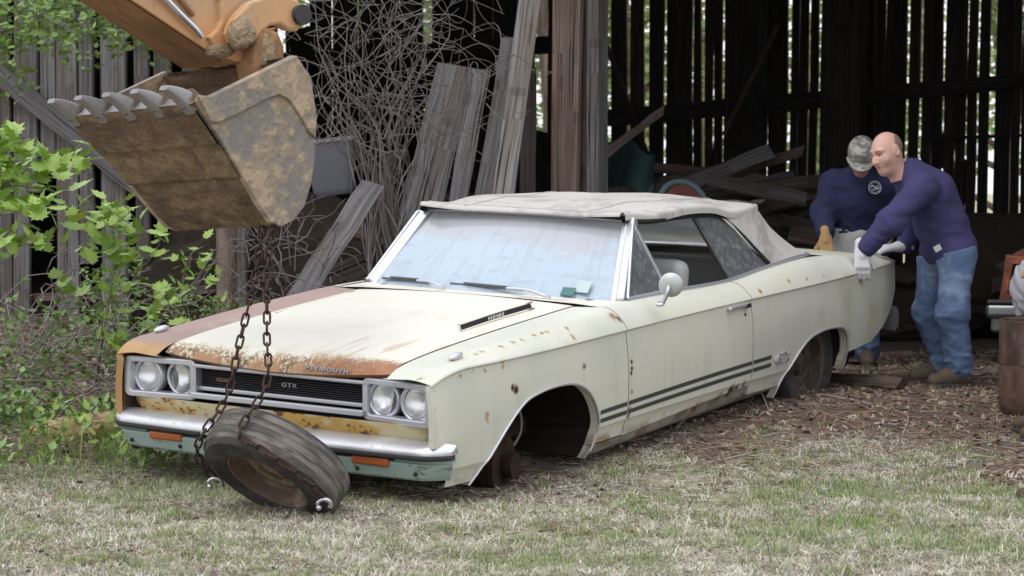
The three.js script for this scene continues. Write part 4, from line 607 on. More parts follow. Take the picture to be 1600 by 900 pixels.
// ---------------------------------------------------------------- digger: bucket, arm and links (one machine)
{
  const w = V(.665, .008, .747).normalize(), e1 = V(0, 1, 0).cross(w).normalize(), e2 = w.clone().cross(e1), O = V((400 - 800) / FOCAL * 10.9, (450 - 220) / FOCAL * 10.9, -10.9);
  const rot = v => toWorld(v.x, v.y, v.z).sub(V(0, EYE, 0));
  const digger = thing('excavator', 'orange digger arm holding a clay-smeared toothed bucket over the car', 'excavator', toWorld(O.x, O.y, O.z));
  digger.quaternion.setFromRotationMatrix(new THREE.Matrix4().makeBasis(rot(e1), rot(e2), rot(w))); digger.updateMatrixWorld();
  const on = (px, py, z = 0) => { const d = V((px - 800) / FOCAL, -(py - 450) / FOCAL, -1), P = O.clone().addScaledVector(w, z), s = P.dot(w) / d.dot(w), q = d.multiplyScalar(s).sub(O); return new THREE.Vector2(q.dot(e1), q.dot(e2)); };
  const plate = (pts, z, t, pz = z, bev = .004) => { const s = new THREE.Shape(pts.map(p => on(p[0], p[1], pz))); const g = new THREE.ExtrudeGeometry(s, { depth: t, bevelEnabled: true, bevelThickness: bev, bevelSize: bev, bevelSegments: 2 }); g.translate(0, 0, z - t); const u = g.attributes.uv, p = g.attributes.position; for (let i = 0; i < p.count; i++) u.setXY(i, p.getX(i) * 1.1 + .5 + p.getZ(i) * .15, p.getY(i) * 1.1 + .5); return g; };
  const side = [[306, 158], [312, 150], [327, 152], [458, 88], [470, 100], [480, 122], [489, 160], [491, 200], [490, 250], [484, 290], [474, 322], [458, 343], [440, 352], [424, 346], [405, 318], [375, 266], [340, 208]];
  const nar = y => mix(.80, 1, clamp((y + .36) / .5));                 // the bucket narrows towards its heel
  const B = mesh('bucket', plate(side, 0, .03), BUCKETSIDE, digger);
  { const g = plate(side, -.97, .03, 0), p = g.attributes.position; for (let i = 0; i < p.count; i++) p.setZ(i, p.getZ(i) * nar(p.getY(i))); mesh('side_plate', g, BUCKETSIDE, B); }
  mesh('side_wear_plate', plate([[308, 152], [327, 152], [459, 89], [480, 121], [490, 180], [489, 214], [480, 205], [468, 183], [453, 160], [445, 152], [433, 147], [418, 151], [367, 177], [337, 190], [328, 190]], .016, .014, 0), BUCKETSIDE, B);
  // shell: outer skin from the lip round the heel to the hinge, with thickness
  const prof = [[306, 156], [322, 180], [340, 207], [358, 236], [376, 266], [392, 294], [406, 318], [422, 340], [438, 351], [456, 343], [472, 322], [482, 290], [488, 250], [489, 200], [487, 160], [478, 122], [459, 90]].map(p => on(...p));
  const cv = new THREE.CatmullRomCurve3(prof.map(p => V(p.x, p.y, 0)), false, 'centripetal'), N = 60, off = (t, d) => { const p = cv.getPoint(t), q = cv.getTangent(t); return V(p.x + q.y * d, p.y - q.x * d, 0); };
  const step = t => t < .16 ? .020 : t < .27 ? .012 : 0;
  const rough = (t, z) => .012 * (fbm(t * 40, z * 9, 3) - .5) + .010 * (fbm(t * 90 + 7, z * 30, 3) - .5);
  mesh('bucket_shell', surf((u, v) => { const z = mix(-.985, -.015, v), p = off(u, step(u) + .004 + rough(u, z) * sm(0, .05, v) * sm(1, .95, v)); p.z = z * nar(p.y); return p; }, 150, 70, (q, u, v) => [v * 1.3, u * 1.6]), CLAY, B);
  mesh('bucket_lining', surf((u, v) => { const p = off(u, -.03); p.z = mix(-.985, -.015, v) * nar(p.y); return p; }, N, 4, (q, u, v) => [v, u * 2]), CLAY, B);
  { const a = off(0, .024), b = off(0, -.03), t = []; const f = (p, z) => V(p.x, p.y, z); t.push(...quad(f(a, -1), f(a, 0), f(b, 0), f(b, -1))); mesh('cutting_edge', tris(t, q => [q.z, q.x]), TOOTH, B); }
  mesh('earth_load', surf((u, v) => { const a = off(.12, -.03), b = off(.92, -.03), p = a.clone().lerp(b, u); p.y += -.02 - .20 * Math.sin(u * 3.14) + .22 * Math.sin(u * 3.14) * (.5 + .9 * fbm(u * 5, v * 6, 4) - .30) * (v < .3 ? 1.25 : .7); p.z = mix(-.97, -.03, v) * nar(p.y); return p; }, 40, 60), DIRT, B);
  for (let k = 0; k < 5; k++) {
    const z = -.06 - k * .22, o = new THREE.Group(); const b = on(309, 160), t = on(272, 138), d = V(t.x - b.x, t.y - b.y, 0), L = d.length(), dir = d.clone().normalize(), nrm = V(-dir.y, dir.x, 0), rings = [];
    for (let i = 0; i <= 7; i++) { const f = i / 7, h = mix(.040, .011, f * Math.sqrt(f)), wd = mix(.038, .030, f), c = V(b.x, b.y, z).addScaledVector(dir, f * L * 1.25 - .02).addScaledVector(nrm, -.010 * Math.sin(f * 3)), R = []; for (let j = 0; j < 16; j++) { const a = j / 16 * 6.283 + .2, sq = q => Math.sign(q) * Math.pow(Math.abs(q), .45); R.push(c.clone().addScaledVector(nrm, sq(Math.sin(a)) * h + (1 - f) * .004).add(V(0, 0, sq(Math.cos(a)) * wd))); } rings.push(R); }
    const tooth = mesh('tooth', toCreasedNormals(loft(rings), .6), TOOTH, B);
    const R2 = []; for (let i = 0; i <= 4; i++) { const f = i / 4, c = V(b.x, b.y, z).addScaledVector(dir, -.11 + f * .13), h = mix(.03, .05, f), wd = mix(.035, .052, f), R = []; for (let j = 0; j < 10; j++) { const a = j / 10 * 6.283; R.push(c.clone().addScaledVector(nrm, Math.sin(a) * h - .012).add(V(0, 0, Math.cos(a) * wd))); } R2.push(R); } mesh('adapter', loft(R2), CLAY, tooth);
  }
  // arm and links, centred over the bucket
  const zn = -.33, Wd = .32, arm = mesh('arm', plate([[346, 92], [360, 97], [374, 97], [394, 90], [406, 70], [408, 45], [400, 20], [385, 2], [300, -58], [-160, -372], [-285, -328], [208, 0]], zn, Wd, zn, .006), ORANGE, digger);
  mesh('arm_underside', surf((u, v) => { const a = on(352, 95, zn), b = on(-280, -325, zn), p = a.lerp(b, u); const n = on(352, 95, zn).sub(on(351.4, 96, zn)); return V(p.x - .008, p.y - .012, mix(zn - Wd + .004, zn - .004, v)); }, 30, 8, (q, u, v) => [u * 3, v]), ORANGEDIRT, arm);
  mesh('boss_plate', plate([[332, -30], [340, 4], [341, 34], [335, 48], [323, 60], [330, 72], [348, 90], [362, 95], [374, 95], [393, 88], [404, 69], [406, 45], [398, 20], [384, 4], [352, -20]], zn + .028, .026, zn, .008), ORANGE, arm);
  mesh('hydraulic_pipe', tube([on(316, 58, zn + .03), on(310, 50, zn + .03), on(282, 22, zn + .03), on(252, -8, zn + .03), on(120, -110, zn + .03)].map(p => V(p.x, p.y, zn + .03)), .013, 10, 30), RAM, arm);
  mesh('hydraulic_pipe', tube([on(302, 24, zn + .02), on(275, -8, zn + .02), on(150, -105, zn + .02)].map(p => V(p.x, p.y, zn + .02)), .011, 8, 20), ORANGEDIRT, arm);
  for (const z of [zn + .10, zn - Wd - .04]) {
    const lk = mesh('link', plate([[362, 52], [366, 38], [374, 24], [390, 8], [412, 0], [440, -4], [462, 4], [470, 14], [470, 34], [462, 44], [450, 42], [436, 33], [420, 36], [406, 46], [394, 62], [378, 68], [366, 62]], z, .045, zn + .1, .012), ORANGE, digger);
    const sl = plate([[399, 20], [402, 13], [432, 4], [436, 7], [434, 15], [404, 27]], z + .006, .012, zn + .1, .002); mesh('link_slot', sl, ORANGEDIRT, lk);
  }
  const cyl = (name, px, py, r, z0, z1, m, parent) => { const p = on(px, py, zn + .1), g = new THREE.CylinderGeometry(r, r, z1 - z0, 28).rotateX(Math.PI / 2); g.translate(p.x, p.y, (z0 + z1) / 2); return mesh(name, g, m, parent); };
  cyl('pin', 466, 24, .045, zn - Wd - .1, zn + .14, RUBBERTRIM, digger); cyl('pin', 378, 50, .036, zn - Wd - .1, zn + .14, DARKRUST, digger);
  const lump = (name, px, py, r, z, sx, sy, parent, m = DIRT) => { const g = new THREE.IcosahedronGeometry(r, 4), p = g.attributes.position, c = on(px, py, zn + .1); for (let i = 0; i < p.count; i++) { const k = .75 + .55 * fbm(p.getX(i) * 30 + px, p.getY(i) * 30 + p.getZ(i) * 17, 4); p.setXYZ(i, c.x + p.getX(i) * k * sx, c.y + p.getY(i) * k * sy, z + p.getZ(i) * k * .6); } g.computeVertexNormals(); return mesh(name, g, m, parent); };
  lump('mud_clod', 373, 54, .066, zn + .12, 1, 1.05, digger); lump('mud_clod', 360, 78, .055, zn + .02, 1.3, .6, digger);
  const hang = mesh('bucket_link', plate([[400, 116], [396, 96], [400, 72], [406, 58], [416, 50], [428, 56], [436, 74], [436, 92], [430, 112], [424, 122]], zn + .10, .10, zn + .1, .02), ORANGEDIRT, digger); lump('mud_clod', 414, 82, .075, zn + .09, .62, 1.35, hang, DIRT);
  mesh('bucket_ear', plate([[432, 46], [450, 42], [446, 70], [440, 98], [430, 106], [432, 80]], zn + .0, .05, zn + .1, .006), ORANGE, B);
}
// ---------------------------------------------------------------- loose wheel under the bumper and the two chains
const tyreN = V(-.43, -.79, .44).normalize(), tyreP = V(0, 1, 0).addScaledVector(tyreN, -tyreN.y).normalize(), tyreQ = tyreN.clone().cross(tyreP), tyreC0 = V((432 - 800) / FOCAL * 11.0, (450 - 727) / FOCAL * 11.0, -11.0), TR = .315, TWd = .20;
const camToWorldV = v => toWorld(v.x, v.y, v.z);
{
  const c = camToWorldV(tyreC0), lw = thing('flat_tyre', 'flat bald tyre on a rusty rim tilted under the front bumper', 'wheel', c);
  const d = v => camToWorldV(tyreC0.clone().add(v)).sub(c); lw.quaternion.setFromRotationMatrix(new THREE.Matrix4().makeBasis(d(tyreP).cross(d(tyreN)).normalize(), d(tyreP).normalize(), d(tyreN).normalize().negate()).clone()); 
  const z = d(tyreN).normalize().negate(), y = d(tyreP).normalize(), x = y.clone().cross(z); lw.quaternion.setFromRotationMatrix(new THREE.Matrix4().makeBasis(x, y, z));
  wheelParts(lw, TR, TWd, .0);
}
const onTyre = (deg, a, extra) => { const t = deg * Math.PI / 180; return camToWorldV(tyreC0.clone().addScaledVector(tyreN, a).addScaledVector(tyreP, Math.cos(t) * (TR + extra)).addScaledVector(tyreQ, -Math.sin(t) * (TR + extra))); };
{
  const pitch = .048, ringPts = []; for (let k = 0; k < 24; k++) { const a = k / 24 * 6.283; ringPts.push(V(Math.cos(a) * .0130, Math.sin(a) * .0130 + Math.sign(Math.sin(a)) * .0165, 0)); }
  const linkG = new THREE.TubeGeometry(new THREE.CatmullRomCurve3(ringPts, true), 28, .0052, 7, true);
  const chain = (label, pts) => {
    const c = new THREE.CatmullRomCurve3(pts, false, 'centripetal'), L = c.getLength(), n = Math.floor(L / pitch), o = thing('lifting_chain', label, 'chain', pts[0].clone(), 'lifting chains');
    const up = V(.3, 0, 1).normalize();
    for (let k = 0; k <= n; k++) { const p = c.getPointAt(k / n), t = c.getTangentAt(k / n), x = t.clone().cross(up).normalize(), z = x.clone().cross(t), m = new THREE.Mesh(linkG, CHAIN); m.name = 'chain_link'; m.castShadow = m.receiveShadow = true; m.quaternion.setFromRotationMatrix(new THREE.Matrix4().makeBasis(x, t, z)); m.rotateY((k % 2 ? .2 : 1.77) + rr(-.25, .25)); m.position.copy(p).sub(o.position); o.add(m); }
    const e = pts[pts.length - 1].clone().sub(o.position), h = []; for (let k = 0; k <= 12; k++) { const a = -.6 + k / 12 * 4.4; h.push(V(e.x + .028 * Math.cos(a) - .012, e.y + .022 * Math.sin(a) - .006, e.z + .03 + .012 * Math.sin(a * .7))); }
    mesh('grab_hook', [taperTube(h, .0105, .006, 8, 30), new THREE.SphereGeometry(.012, 10, 8).translate(h[12].x, h[12].y, h[12].z)], HOOK, o); return o;
  };
  chain('straight rusty chain hanging from the bucket down the middle of the tyre', [at(430, 345, 11.0), at(419, 400, 10.98), at(417, 520, 10.86), at(416, 600, 10.77), onTyre(18, .06, .022), onTyre(32, .085, .024), onTyre(50, .10, .022), onTyre(70, .105, .018), onTyre(90, .105, .018), onTyre(106, .105, .018)]);
  chain('slanting rusty chain from the bucket to the left side of the tyre', [at(412, 345, 11.05), at(402, 410, 11.05), at(390, 470, 11.03), at(372, 545, 11.0), at(354, 620, 10.97), onTyre(-30, .04, .024), onTyre(-42, .09, .018), onTyre(-56, .115, .0), onTyre(-68, .125, -.03), onTyre(-80, .128, -.06)]);
}
// ---------------------------------------------------------------- right edge: drum, second wreck, bag, dark lump
{
  const g0 = onGround(1612, 648), d = thing('steel_drum', 'rusty brown cut-down steel drum at the right edge of the picture', 'drum', g0); const R = .265;
  d.position.set(g0.x + .10, ground(g0.x, g0.z) - .02, g0.z - .05);
  mesh('drum_wall', new THREE.LatheGeometry([[R * .80, 0], [R * .93, .02], [R * .985, .06], [R, .12], [R, .28], [R * .985, .285], [R * .985, .29], [R, .295], [R, .52], [R * 1.01, .525], [R * .985, .53], [R * .97, .52], [R * .97, .05], [R * .80, .02]].map(p => new THREE.Vector2(...p)), 48), material({ t: rustTex, c: [.42, .50, .62], b: .003, r: .7 }), d); mesh('drum_base', new THREE.CylinderGeometry(R * .9, R * .82, .02, 32).translate(0, .03, 0), RUST, d);
  const c = thing('wrecked_car', 'rusty red front corner of a second car behind the steel drum', 'car', at(1556, 520, 15.0)); c.position.y = ground(c.position.x, c.position.z); c.rotation.y = -.25;
  const red = material({ t: rustTex, c: [.95, .50, .42], b: .002, r: .7 }), y = py => at(1556, py, 15).y - c.position.y;
  const yt = y(398), ym = y(468), yb = y(505);
  const rg = (z, s, k) => [V(.0 + s, ym - .3 * k, z), V(0 + s, ym, z), V(.02 + s, yt - .04, z), V(.08 + s, yt, z), V(1.6, yt + .05, z), V(1.7, yt - .03, z), V(1.72, ym - .3 * k, z)];
  mesh('body', loft([rg(-.10, .02, 0), rg(-.6, 0, .4), rg(-1.6, 0, .5), rg(-2.6, .02, .5)]), red, c);
  for (const x of [.06, 1.42]) { const s = new THREE.Shape([[x - .04, ym], [x + .34, ym], [x + .34, yt - .03], [x, yt - .01]].map(p => new THREE.Vector2(...p))); const h = new THREE.Path([[x, ym + .025], [x + .30, ym + .025], [x + .30, yt - .05], [x + .03, yt - .05]].map(p => new THREE.Vector2(...p))); s.holes.push(h); mesh('lamp_surround', new THREE.ExtrudeGeometry(s, { depth: .11, bevelSize: .004, bevelThickness: .004 }).translate(0, 0, -.12), red, c); mesh('lamp_recess', box(.36, yt - ym, .02, .004, x + .16, (yt + ym) / 2, -.125), BLACK, c); const hl = mesh('headlight', new THREE.SphereGeometry(.082, 24, 16).scale(1, 1, .45), LENS, c); hl.position.set(x + .145, (yt + ym) / 2, -.08); mesh('headlight_ring', new THREE.TorusGeometry(.085, .010, 8, 32), CHROME, hl); }
  mesh('grille', box(.95, yt - ym - .06, .03, .005, .86, (yt + ym) / 2, -.09), GRILLE, c);
  const bp = mesh('bumper', box(1.84, .085, .10, .03, .86, ym - .065, .0), material({ c: [.22, .23, .23], r: .35, m: .8 }), c); mesh('bumper_lower', box(1.78, .09, .05, .02, .86, ym - .145, .0), material({ c: [.085, .10, .085], r: .5 }), bp); mesh('bumper_top', box(1.82, .02, .10, .008, .86, ym - .012, .0), RUBBERTRIM, bp);
  for (const [x, z] of [[.2, -.6], [1.5, -.6]]) { const w = new THREE.Group(); w.name = 'wheel'; c.add(w); w.position.set(x, .30, z); w.rotation.y = Math.PI / 2; wheelParts(w, .31, .18, .08); }
  const bag = new THREE.SphereGeometry(.10, 40, 28), p = bag.attributes.position; for (let i = 0; i < p.count; i++) { const k = .6 + .8 * fbm(p.getX(i) * 22, p.getY(i) * 22 + p.getZ(i) * 15, 4); p.setXYZ(i, p.getX(i) * k * .8, p.getY(i) * k * 1.5, p.getZ(i) * k * .6); } bag.computeVertexNormals();
  single('plastic_bag', bag, material({ c: [.55, .54, .58], r: .35, tr: .45 }), 'crumpled clear plastic bag hanging over the wreck\'s headlight', 'bag').position.copy(at(1600, 452, 14.75));
}

// ---------------------------------------------------------------- people
const n3 = (x, y, z) => (vn(x + z * .7, y) + vn(y + 11, z + x * .3) + vn(z + 23, x - y * .4)) / 3 - .5;
function isoMesh(f, lo, hi, cell) {                                   // surface nets
  const nx = Math.ceil((hi[0] - lo[0]) / cell) + 1, ny = Math.ceil((hi[1] - lo[1]) / cell) + 1, nz = Math.ceil((hi[2] - lo[2]) / cell) + 1, F = new Float32Array(nx * ny * nz), id = (i, j, k) => (k * ny + j) * nx + i;
  for (let k = 0; k < nz; k++) for (let j = 0; j < ny; j++) for (let i = 0; i < nx; i++) F[id(i, j, k)] = f(lo[0] + i * cell, lo[1] + j * cell, lo[2] + k * cell);
  const vi = new Int32Array(nx * ny * nz).fill(-1), P = [], I = [];
  for (let k = 0; k < nz - 1; k++) for (let j = 0; j < ny - 1; j++) for (let i = 0; i < nx - 1; i++) {
    let m = 0, sx = 0, sy = 0, sz = 0; const c = []; for (let q = 0; q < 8; q++) c.push(F[id(i + (q & 1), j + (q >> 1 & 1), k + (q >> 2))]);
    let neg = 0; for (const v of c) if (v < 0) neg++; if (neg === 0 || neg === 8) continue;
    for (let a = 0; a < 8; a++) for (const b of [a ^ 1, a ^ 2, a ^ 4]) if (b > a && (c[a] < 0) !== (c[b] < 0)) { const t = c[a] / (c[a] - c[b]); sx += (a & 1) + ((b & 1) - (a & 1)) * t; sy += (a >> 1 & 1) + ((b >> 1 & 1) - (a >> 1 & 1)) * t; sz += (a >> 2) + ((b >> 2) - (a >> 2)) * t; m++; }
    vi[id(i, j, k)] = P.length / 3; P.push(lo[0] + (i + sx / m) * cell, lo[1] + (j + sy / m) * cell, lo[2] + (k + sz / m) * cell);
  }
  const face = (a, b, c, d, flip) => { if (a < 0 || b < 0 || c < 0 || d < 0) return; flip ? I.push(a, c, b, a, d, c) : I.push(a, b, c, a, c, d); };
  for (let k = 1; k < nz - 1; k++) for (let j = 1; j < ny - 1; j++) for (let i = 1; i < nx - 1; i++) {
    const v = F[id(i, j, k)] < 0;
    if (v !== F[id(i + 1, j, k)] < 0) face(vi[id(i, j - 1, k - 1)], vi[id(i, j, k - 1)], vi[id(i, j, k)], vi[id(i, j - 1, k)], !v);
    if (v !== F[id(i, j + 1, k)] < 0) face(vi[id(i - 1, j, k - 1)], vi[id(i - 1, j, k)], vi[id(i, j, k)], vi[id(i, j, k - 1)], !v);
    if (v !== F[id(i, j, k + 1)] < 0) face(vi[id(i - 1, j - 1, k)], vi[id(i, j - 1, k)], vi[id(i, j, k)], vi[id(i - 1, j, k)], !v);
  }
  const g = new THREE.BufferGeometry(); g.setAttribute('position', new THREE.Float32BufferAttribute(P, 3)); g.setIndex(I); g.computeVertexNormals();
  const uv = new Float32Array(P.length / 3 * 2); for (let i = 0; i < P.length / 3; i++) { uv[2 * i] = (P[3 * i] + P[3 * i + 2] * .6) * 1.5; uv[2 * i + 1] = P[3 * i + 1] * 1.5; } g.setAttribute('uv', new THREE.BufferAttribute(uv, 2)); return g;
}
function cap(x, y, z, b) {                                            // tapered capsule [a, ra, b, rb]
  const [a, ra, c, rb] = b, dx = c.x - a.x, dy = c.y - a.y, dz = c.z - a.z, t = clamp(((x - a.x) * dx + (y - a.y) * dy + (z - a.z) * dz) / (dx * dx + dy * dy + dz * dz + 1e-9)), qx = a.x + dx * t - x, qy = a.y + dy * t - y, qz = a.z + dz * t - z;
  return Math.sqrt(qx * qx + qy * qy + qz * qz) - (ra + (rb - ra) * t);
}
const smin = (a, b, k) => { const h = Math.max(k - Math.abs(a - b), 0) / k; return Math.min(a, b) - h * h * k * .25; };
function bodyMesh(bones, k, cell, grow = 0, wrinkle = 0, keep = null, freq = 14, joints = null) {
  const lo = [1e9, 1e9, 1e9], hi = [-1e9, -1e9, -1e9]; for (const [a, ra, c, rb] of bones) for (const [p, r] of [[a, ra], [c, rb]]) ['x', 'y', 'z'].forEach((q, i) => { lo[i] = Math.min(lo[i], p[q] - r - grow - .03); hi[i] = Math.max(hi[i], p[q] + r + grow + .03); });
  return isoMesh((x, y, z) => { let d = 1; for (const b of bones) d = smin(d, cap(x, y, z, b), k); d -= grow; if (wrinkle && d < .06) { let amp = .45; if (joints) for (const [p, r] of joints) amp = Math.max(amp, 1.25 * sm(r, r * .3, Math.hypot(x - p.x, y - p.y, z - p.z))); const a = Math.abs(n3(x * freq + y * 5, y * freq * 2.1 + x * 3, z * freq)), b = Math.abs(n3(x * freq * 2.1 + 7, y * freq * 3.4, z * freq * 2.1)); d += wrinkle * amp * ((Math.sqrt(a) * 2.1 - .75) + (Math.sqrt(b) * .9 - .32)); } if (keep) d = Math.max(d, keep(x, y, z)); return d; }, lo, hi, cell);
}
function headMesh(centre, F, U, cell = .0042) {                       // F: where the face looks, U: crown
  F = F.clone().normalize(); const S = U.clone().cross(F).normalize(); U = F.clone().cross(S).normalize();
  const ell = (x, y, z, cx, cy, cz, a, b, c) => { const k = Math.hypot((x - cx) / a, (y - cy) / b, (z - cz) / c); return (k - 1) * Math.min(a, b, c); };
  const f = (x, y, z) => {                                            // x side, y up, z forward
    const ax = Math.abs(x); let d = ell(x, y, z, 0, .028, -.012, .074, .092, .094);
    d = smin(d, ell(x, y, z, 0, -.035, .022, .058, .085, .070), .05); d = smin(d, ell(x, y, z, 0, -.098, .050, .030, .022, .030), .04);
    d = smin(d, ell(ax, y, z, .040, -.028, .062, .022, .020, .016), .03);                              // cheeks
    d = smin(d, cap(x, y, z, [V(0, .012, .086), .010, V(0, -.030, .108), .0155]), .018);                // nose
    d = smin(d, ell(ax, y, z, .013, -.034, .094, .010, .008, .012), .010);
    d = smin(d, ell(ax, y, z, .030, .030, .076, .026, .010, .014), .018);                               // brow
    d = -smin(-d, ell(ax, y, z, .030, .010, .094, .019, .012, .016), .014);                             // sockets
    d = smin(d, ell(ax, y, z, .030, .009, .070, .0135, .0115, .0135), .004);                            // eyeballs
    d = smin(d, ell(x, y, z, 0, -.058, .086, .026, .007, .012), .008); d = smin(d, ell(x, y, z, 0, -.071, .083, .022, .007, .011), .008); d = -smin(-d, ell(x, y, z, 0, -.0645, .098, .024, .0028, .014), .004);
    let e = ell(ax, y, z, .079, .0, -.012, .010, .034, .020); e = -smin(-e, ell(ax, y, z, .089, .002, -.008, .007, .022, .011), .006); d = smin(d, e, .008);
    d = smin(d, cap(x, y, z, [V(0, -.05, -.02), .055, V(0, -.16, -.035), .058]), .03);
    return d;
  };
  const g = isoMesh(f, [-.105, -.175, -.125], [.105, .135, .14], cell); { const p = g.attributes.position, c = []; for (let i = 0; i < p.count; i++) { const ax = Math.abs(p.getX(i)), y = p.getY(i), z = p.getZ(i); let k = [1, 1, 1]; if (z > .05) { k = mix3(k, [.20, .18, .18], sm(1.15, .8, Math.hypot((ax - .030) / .014, (y - .009) / .0065))); k = mix3(k, [.42, .36, .34], .8 * sm(1.2, .8, Math.hypot((ax - .031) / .019, (y - .031 + .1 * (ax - .03)) / .0055))); k = mix3(k, [.86, .55, .55], .8 * sm(1.2, .8, Math.hypot(ax / .025, (y + .065) / .011))); k = mix3(k, [1.06, .86, .84], .6 * sm(1.3, .6, Math.hypot(ax / .016, (y + .028) / .016))); } k = mix3(k, [.82, .78, .78], .7 * sm(-.045, -.065, y) * sm(-.03, .0, z) * (fbm(ax * 300, y * 300, 2) * .5 + .5)); c.push(...k.map(q => q * (.94 + .12 * fbm(p.getX(i) * 60, y * 60 + z * 40, 3)))); } g.setAttribute('color', new THREE.Float32BufferAttribute(c, 3)); } g.applyMatrix4(new THREE.Matrix4().makeBasis(S, U, F).setPosition(centre)); return g;
}
// a hand (or glove) at the wrist: D along the fingers, N out of the back of the hand, T towards the thumb
function handMesh(wrist, D, N, curl, side, fat = 1, cell = .0042) {
  D = D.clone().normalize(); const T = D.clone().cross(N).normalize().multiplyScalar(side); N = T.clone().cross(D).normalize().multiplyScalar(side);
  const P = (d, t, n) => wrist.clone().addScaledVector(D, d).addScaledVector(T, t).addScaledVector(N, n), bones = [];
  for (const t of [-.03, -.010, .010, .03]) bones.push([P(.0, t * .7, 0), .017 * fat, P(.085, t, 0), .0135 * fat]);
  bones.push([P(-.05, 0, 0), .030 * fat, P(.02, 0, 0), .027 * fat]);
  [[-.033, .062], [-.011, .078], [.011, .084], [.033, .074]].forEach(([t, L], i) => { let p = P(.088, t * 1.06, 0), a = curl[0]; for (let k = 0; k < 3; k++) { const l = L * [.45, .32, .23][k]; a += curl[1] * .5; const q = p.clone().addScaledVector(D, Math.cos(a) * l).addScaledVector(N, -Math.sin(a) * l).addScaledVector(T, t * .10); bones.push([p, (.0105 - k * .0008) * fat, q, (.0100 - k * .0009) * fat]); p = q; } });
  let p = P(.022, .030, -.004), q = P(.058, .062, -.016), r = P(.088, .074, -.024); bones.push([p, .016 * fat, q, .0125 * fat], [q, .0122 * fat, r, .0100 * fat]);
  return bodyMesh(bones, .010, cell);
}
function shoeMesh(ankle, toeDir, L = .27, sink = 0) {                 // boot from the ankle down, sole on y = ground
  const D = toeDir.clone().setY(0).normalize(), g = ground(ankle.x, ankle.z) - .004, P = (d, y, r) => [V(ankle.x + D.x * d, g + y, ankle.z + D.z * d), r], b = [];
  const link = (a, c) => b.push([a[0], a[1], c[0], c[1]]);
  link(P(-.05, .055, .046), P(.09, .055, .044)); link(P(.09, .052, .044), P(L - .09, .046, .042)); link(P(0, .06, .046), P(-.01, .15, .048)); link(P(.03, .09, .045), P(.11, .065, .040));
  const up = bodyMesh(b, .03, .008, 0, .004, (x, y, z) => g + .018 - y), so = bodyMesh([[...P(-.055, .02, .050), ...P(.08, .02, .046)], [...P(.08, .02, .046), ...P(L - .085, .02, .048)]], .03, .008, 0, 0, (x, y, z) => Math.max(y - g - .026, g - y)); return [up, so];
}
function withColour(list) { return mergeGeometries(list.map(g => { g = g.toNonIndexed(); if (!g.attributes.color) g.setAttribute('color', new THREE.Float32BufferAttribute(new Float32Array(g.attributes.position.count * 3).fill(1), 3)); return g; }), false); }
function person(label, J, o) {
  const root = thing('person', label, 'person', V(J.pelvis.x, ground(J.pelvis.x, J.pelvis.z), J.pelvis.z)), off = root.position.clone().negate(), add = (name, g, m, parent = root) => { const q = Array.isArray(g) ? mergeGeometries(g.map(clean), false) : g; q.translate(...(parent === root ? off.toArray() : off.toArray())); return mesh(name, q, m, parent); };
  const torso = [[J.pelvis, .135, J.waist, .125], [J.waist, .125, J.chest, .142], [J.hl, .095, J.hr, .095], [J.chest, .142, J.neck.clone().lerp(J.chest, .35), .095], [J.sl, .066, J.sr, .066]], arms = [[J.sl, .066, J.el, .048], [J.el, .048, J.wl, .034], [J.sr, .066, J.er, .048], [J.er, .048, J.wr, .034]], legs = [[J.hl, .092, J.kl, .062], [J.kl, .062, J.al, .042], [J.hr, .092, J.kr, .062], [J.kr, .062, J.ar, .042]];
  add('body', withColour([bodyMesh([...torso.map(([a, r, b, s]) => [a, r * .9, b, s * .9]), ...arms.map(([a, r, b, s]) => [a, r * .8, b, s * .85]), ...legs.map(([a, r, b, s]) => [a, r * .85, b, s * .85]), [J.neck.clone().lerp(J.chest, .3), .06, J.neck, .056]], .05, .014), headMesh(J.head, o.face, o.crown)]), SKIN);
  const wl = J.wl.clone().lerp(J.el, .06), wr = J.wr.clone().lerp(J.er, .06);
  const hem = o.hem, shirt = [...torso.slice(1), [J.waist, .138, J.pelvis, .145], [J.sl, .076, J.el, .062], [J.el, .062, wl, .047], [J.sr, .076, J.er, .062], [J.er, .062, wr, .047], [J.neck.clone().lerp(J.chest, .22), .072, J.neck.clone().lerp(J.chest, .5), .09]];
  add('sweatshirt', bodyMesh(shirt, .055, .0085, .008, .022, (x, y, z) => hem(x, y, z), 8, [[J.el, .16], [J.er, .16], [J.waist, .20], [J.sl, .13]]), o.shirt);
  for (const [a, b] of [[J.wl, J.el], [J.wr, J.er]]) { const t = a.clone().lerp(b, .06), u = a.clone().lerp(b, .30); add('cuff', bodyMesh([[t, .046, u, .050]], .02, .008, .012, .003), o.shirt); }
  if (o.under) add('undershirt', bodyMesh([[J.waist, .150, J.pelvis, .158], [J.hl, .11, J.hr, .11]], .06, .0105, .010, .010, (x, y, z) => (J.pelvis.y - .13 - y)), o.under);
  add('jeans', bodyMesh([[J.waist.clone().lerp(J.pelvis, .5), .125, J.pelvis, .135], [J.hl, .098, J.hr, .098], [J.hl, .105, J.kl, .086], [J.kl, .086, J.al, .076], [J.hr, .105, J.kr, .086], [J.kr, .086, J.ar, .076]], .045, .0085, .000, .024, (x, y, z) => Math.max(ground(x, z) + .045 - y, -hem(x, y, z) - .05), 9, [[J.kl, .17], [J.kr, .17], [J.al, .20], [J.ar, .20], [J.hl, .15]]), o.trousers);
  for (const [a, d] of [[J.al, o.toeL], [J.ar, o.toeR]]) { const [u, s] = shoeMesh(a, d); const b = add('boot', u, o.boot); s.translate(...off.toArray()); mesh('sole', s, SOLE, b); }
  for (const h of o.hands) add('glove', h, o.glove);
  return [root, add, off];
}
